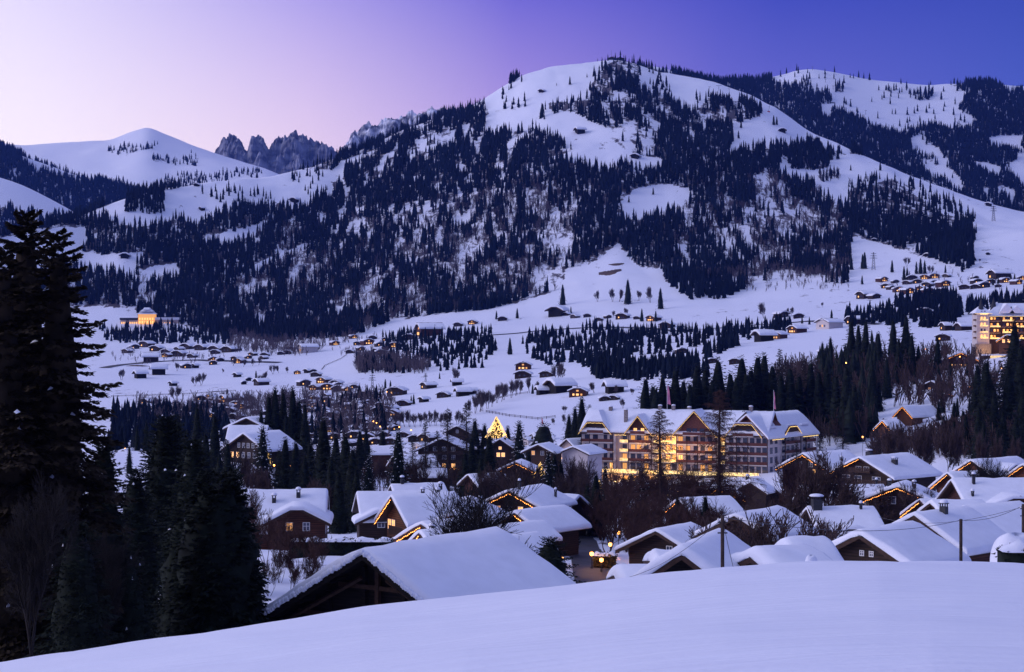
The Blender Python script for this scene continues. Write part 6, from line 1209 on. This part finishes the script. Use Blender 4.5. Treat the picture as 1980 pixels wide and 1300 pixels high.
clump(K_small, 'spruce', 'conifer', 'dark spruce', 'on the hill around the lamp-lit hamlet', 'spruces around the hillside hamlet', [(1646,492,(2000,2395),522),(1668,490,(2000,2395),520),(1672,486,(2000,2395),520),(1725,502,(2000,2395),527),(1748,514,(1900,2395),542),(1754,516,(1900,2395),542),(1772,505,(1900,2395),530),(1780,498,(1900,2395),530),(1788,502,(1900,2395),530),(1828,512,(1900,2395),528),(1667,532,(1800,2395),550),(1718,575,(1500,2200),600),(1955,530,(1800,2395),548),(1962,528,(1800,2395),548),(1930,534,(1700,2395),552),(1920,536,(1700,2395),552)])
clump(K_small, 'spruce', 'conifer', 'lone spruce', 'high on the bright mountain snow', 'lone spruces on the mountain', [(1048,198,(2600,3640),228),(1102,147,(2600,3640),164),(1135,142,(2600,3640),150),(1076,160,(2600,3640),166),(1070,196,(2600,3640),216),(1496,222,(2600,3500),242),(1502,225,(2600,3500),242),(1417,252,(2600,3500),270),(1428,252,(2600,3500),268),(1433,232,(2600,3500),248),(1519,318,(2500,3300),335),(1645,318,(2500,3200),330),(1660,336,(2500,3150),360),(1702,312,(2500,3150),330),(1884,440,(2400,2900),492),(1869,458,(2400,2900),488),(586,390,(2500,3250),408),(632,358,(2500,3300),368),(1540,402,(2500,3300),420),(1263,362,(2500,3500),377),(1216,378,(2500,3500),392),(1607,282,(2600,3300),308),(1620,284,(2600,3300),308),(1745,402,(2400,3100),430),(212,288,(2600,3000),300) if 0 else (1460,410,(2500,3400),425)])
B_rt = [bare_kind(270+i, 11, 5, spread=.48, nsplit=2, minr=.02, m='twig_red', first=.22, multi=3, shrink=.76) for i in range(3)]
clump(B_rt, 'bare_tree', 'bare tree', 'reddish-brown leafless tree', 'between the two great larches and the dark conifers', 'reddish trees below the hotel', [(1165,940,285),(1180,950,275),(1198,930,290),(1212,960,260),(1228,940,280),(1245,955,265),(1262,945,270),(1290,950,262),(1305,962,255),(1320,935,285),(1340,965,250),(1222,985,235),(1255,990,230),(1290,1000,225),(1175,985,240),(1380,955,262),(1410,975,250),(1205,885,330),(1225,892,335),(1248,880,340),(1300,888,335),(1322,895,330),(1345,882,340),(1368,900,330),(1190,905,320),(1415,915,320)], wide=1.2)
# illuminated spruce
def lit_tree(px, top, base, D, label, n, wpx, nm='illuminated_spruce', r=.13):
    b = P(px, base, D); h = (base-top)*D/F; rr = wpx/2*D/F; k = conifer_kind(int(px), h, rr, 90, 10, core=.6); o = plant(k, nm, label, 'lit tree', b, h, None, 0)
    g = random.Random(px); q = MB(); c = 0; a = 0
    V = []
    for i in range(n):
        u_ = g.random(); t = u_*.45+(1-math.sqrt(1-u_))*.55; z = h*(.04+.94*t); a += 2.4; R_ = rr*(1-t)**.9*g.uniform(.35 if nm != 'illuminated_spruce' else .7,1.08); q.octa((math.cos(a)*R_, math.sin(a)*R_, z+g.uniform(-.2,.2)), r*g.uniform(.6,1.3))
    t_ = q.build('light_chain', 'xmas', o); t_['kind'] = 'stuff'
lit_tree(960, 805, 848, 600, 'tall spruce wrapped in golden lights at the village centre', 760, 44, r=.14)
lit_tree(823, 934, 950, 330, 'small garden tree with golden lights below the leaning larch', 160, 26, 'lit_garden_tree', .09)
lit_tree(1070, 996, 1010, 270, 'small lit garden tree beside the chalet with lit right edge', 120, 16, 'lit_garden_tree', .07)
for i, (px, top, base, D, wd) in enumerate(((1280,905,960,420,60),(1222,915,960,400,50),(1160,925,975,380,40),(1330,925,960,430,50),(515,868,900,430,26),(1045,895,925,400,40))):
    lit_tree(px, top, base, D, ['bush glittering with gold lights below the hotel, under the great larch','bush with gold lights left of the great larch trunk','leftmost gold-lit bush below the hotel terrace','gold-lit bush right of the great larch','gold-lit small tree below the many-windowed chalet','gold-lit dark tree left of the hotel'][i], 130, wd, 'lit_bush', .12)
# ---- masses of trees in the valley
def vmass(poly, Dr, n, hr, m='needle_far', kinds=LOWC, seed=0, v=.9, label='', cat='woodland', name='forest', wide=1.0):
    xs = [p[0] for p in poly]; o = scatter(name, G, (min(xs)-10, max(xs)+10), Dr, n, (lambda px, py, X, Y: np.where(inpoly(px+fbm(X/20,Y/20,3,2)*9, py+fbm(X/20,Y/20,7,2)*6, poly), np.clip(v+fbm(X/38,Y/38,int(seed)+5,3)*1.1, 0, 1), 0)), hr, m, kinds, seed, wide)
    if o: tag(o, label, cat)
vmass([(745,650),(800,636),(860,648),(950,640),(958,672),(930,712),(820,722),(700,724),(690,700),(735,690)], (1250,2100), 900, (9,15), seed=21, v=.75, label='dark wood on the middle terrace right of the hamlet')
vmass([(690,690),(745,690),(830,715),(820,724),(690,722)], (1200,1900), 1200, (10,15), 'twig_far', LOWB, 22, label='leafless trees under the hamlet knoll')
vmass([(1012,660),(1050,640),(1110,650),(1135,628),(1215,642),(1330,640),(1400,636),(1480,630),(1530,628),(1530,650),(1400,662),(1330,672),(1240,690),(1200,712),(1140,712),(1060,706),(1020,690)], (1150,2000), 1500, (9,15), seed=23, v=.7, label='dark wood band along the terraces below the road')
vmass([(1145,725),(1165,700),(1200,712),(1250,705),(1330,700),(1372,720),(1372,735),(1250,738),(1150,732)], (850,1500), 1000, (9,14), seed=24, label='dark wood behind the field barns above the hotel')
vmass([(1360,684),(1420,664),(1425,672),(1368,696)], (1100,1700), 500, (10,14), seed=25, label='short hedge-like line of firs on the sloping field')
vmass([(1625,612),(1700,600),(1740,608),(1780,590),(1850,580),(1850,640),(1700,628),(1640,632)], (1150,1900), 850, (10,17), seed=26, v=.8, label='dark wood left of the palace hill')
vmass([(1730,590),(1760,570),(1850,572),(1860,612),(1740,612)], (1300,2000), 800, (11,18), seed=27, v=.8, label='dark wood under the lamp-lit hamlet')
vmass([(1860,590),(1980,575),(2100,575),(2100,610),(1870,612)], (1200,1900), 900, (12,18), seed=28, label='row of dark firs behind the palace hotel')
vmass([(195,632),(262,630),(330,630),(345,640),(445,640),(442,668),(330,664),(205,662)], (1700,2450), 1500, (10,15), seed=29, label='dark wood strip under the floodlit hotel')
vmass([(440,640),(560,655),(600,690),(540,690),(440,680)], (1600,2350), 900, (9,14), 'twig_far', LOWB, 30, label='leafless wood at the mountain foot, left')
vmass([(215,800),(430,795),(450,860),(210,880)], (600,1100), 760, (9,14), 'needle_far', seed=31, v=.6, label='hazy blue trees in the left village')
vmass([(260,780),(480,775),(600,760),(770,770),(760,850),(600,860),(450,830),(260,820)], (600,1300), 2100, (6,11), 'twig_far', LOWB, 32, v=.55, label='leafless garden trees between the village chalets')
vmass([(600,760),(740,770),(760,850),(600,860)], (600,1200), 120, (8,13), 'needle_far', seed=33, v=.5, label='small dark firs between the village slope chalets')
vmass([(1500,700),(1560,660),(1700,650),(1700,770),(1690,850),(1560,870),(1500,800)], (470,900), 1300, (9,14), 'twig', LOWB, 34, v=.6, label='brown leafless wood on the slope behind the hotel')
vmass([(1700,650),(1860,700),(1990,760),(1990,800),(1700,790)], (620,900), 750, (8,13), 'twig', LOWB, 44, v=.6, label='brown leafless wood on the upper right slope')
vmass([(1690,838),(1990,828),(1990,885),(1690,885)], (460,590), 1100, (6,11), 'twig', LOWB, 45, v=.7, label='brown leafless brush above the largest chalet roof')
vmass([(1560,680),(1700,660),(1700,860),(1620,860)], (500,900), 200, (13,21), 'needle', LOWC, 35, v=.6, label='dark firs scattered in the leafless slope wood')
vmass([(430,400),(480,400),(480,420),(430,420)], (2500,3300), 1, (10,12), seed=36) if 0 else None
vmass([(1560,548),(1640,545),(1650,556),(1560,562),(1440,568),(1440,560)], (1900,2400), 700, (5,9), 'twig_far', LOWB, 37, label='low leafless scrub along the mountain foot')
vmass([(480,660),(620,655),(700,640),(690,655),(600,680)], (1900,2450), 600, (8,13), 'twig_far', LOWB, 38, label='thin leafless trees at the forest edge, left')
vmass([(600,880),(1130,870),(1150,960),(1100,1010),(640,1000),(560,960)], (290,560), 330, (3.5,7), 'twig_dark', LOWB, 46, v=.6, label='dark leafless garden shrubs among the village roofs')
vmass([(430,870),(620,860),(640,960),(430,960)], (300,520), 260, (4,8), 'twig_dark', LOWB, 47, v=.6, label='dark leafless shrubs below the many-windowed chalet')
vmass([(1130,930),(1500,940),(1500,990),(1130,1010)], (300,540), 220, (3,6), 'twig_red', LOWB, 48, v=.6, label='reddish leafless shrubs below the hotel terrace')
vmass([(215,682),(470,690),(480,706),(225,702)], (1600,2350), 420, (5,9), 'twig_far', LOWB, 49, v=.6, label='leafless garden trees along the far valley row')
vmass([(640,652),(800,648),(800,690),(640,690)], (1300,2300), 260, (5,8), 'twig_far', LOWB, 50, v=.6, label='leafless garden trees in the hamlet on the knoll')
vmass([(1690,532),(1860,530),(1980,536),(1980,566),(1700,572)], (1500,2390), 320, (6,10), 'twig_far', LOWB, 51, v=.6, label='leafless garden trees in the hillside hamlets')
# brown earth banks
def bank(px, py, wpx, hpx, D0, D1, label):
    D = G.hit(px, py, D0, D1); b = G.at(px, D); s = D/F; g = random.Random(px); q = MB(); V = []; n = 14
    for j in range(5):
        for i in range(n+1):
            x = (i/n-.5)*wpx*s; y = -(j/4-.5)*hpx*s*3; w_ = P(CX+(b.x+x)/(b.y+y)*F, 0, b.y+y); e_ = math.sin(math.pi*i/n)*math.sin(math.pi*j/4)
            V.append((x, y*(.5+.5*math.sin(math.pi*i/n)), float(G.z(CX+(b.x+x)/(b.y+y)*F, b.y+y))-b.z-.5+e_*1.6+g.uniform(-.2,.2)))
    q.add(V, [(j*(n+1)+i, (j+1)*(n+1)+i, (j+1)*(n+1)+i+1, j*(n+1)+i+1) for j in range(4) for i in range(n)]); tag(q.build('earth_bank', 'earth', None, True, b), kind='structure')
bank(1068, 598, 36, 8, 1700, 2390, ''); bank(1180, 528, 44, 12, 2100, 2500, ''); bank(1192, 512, 30, 6, 2100, 2600, ''); bank(1085, 590, 22, 4, 1700, 2390, ''); bank(265, 708, 60, 8, 1300, 2200, ''); bank(300, 714, 40, 6, 1300, 2200, '')

# ------------------------------------------------------------------ haze
def haze():
    m = bpy.data.materials.new('haze'); m.use_nodes = True; nt = m.node_tree; nt.nodes.clear()
    v = nt.nodes.new('ShaderNodeVolumePrincipled'); v.inputs['Density'].default_value = HAZE_D; v.inputs['Color'].default_value = (.13,.27,1,1); v.inputs['Anisotropy'].default_value = .1
    o = nt.nodes.new('ShaderNodeOutputMaterial'); nt.links.new(v.outputs[0], o.inputs['Volume'])
    mb = MB(); mb.box(-14000, 14000, -400, 9600, -470, 760); tag(mb.build('haze', m), kind='stuff')
HAZE_D = 3.3e-5
haze()
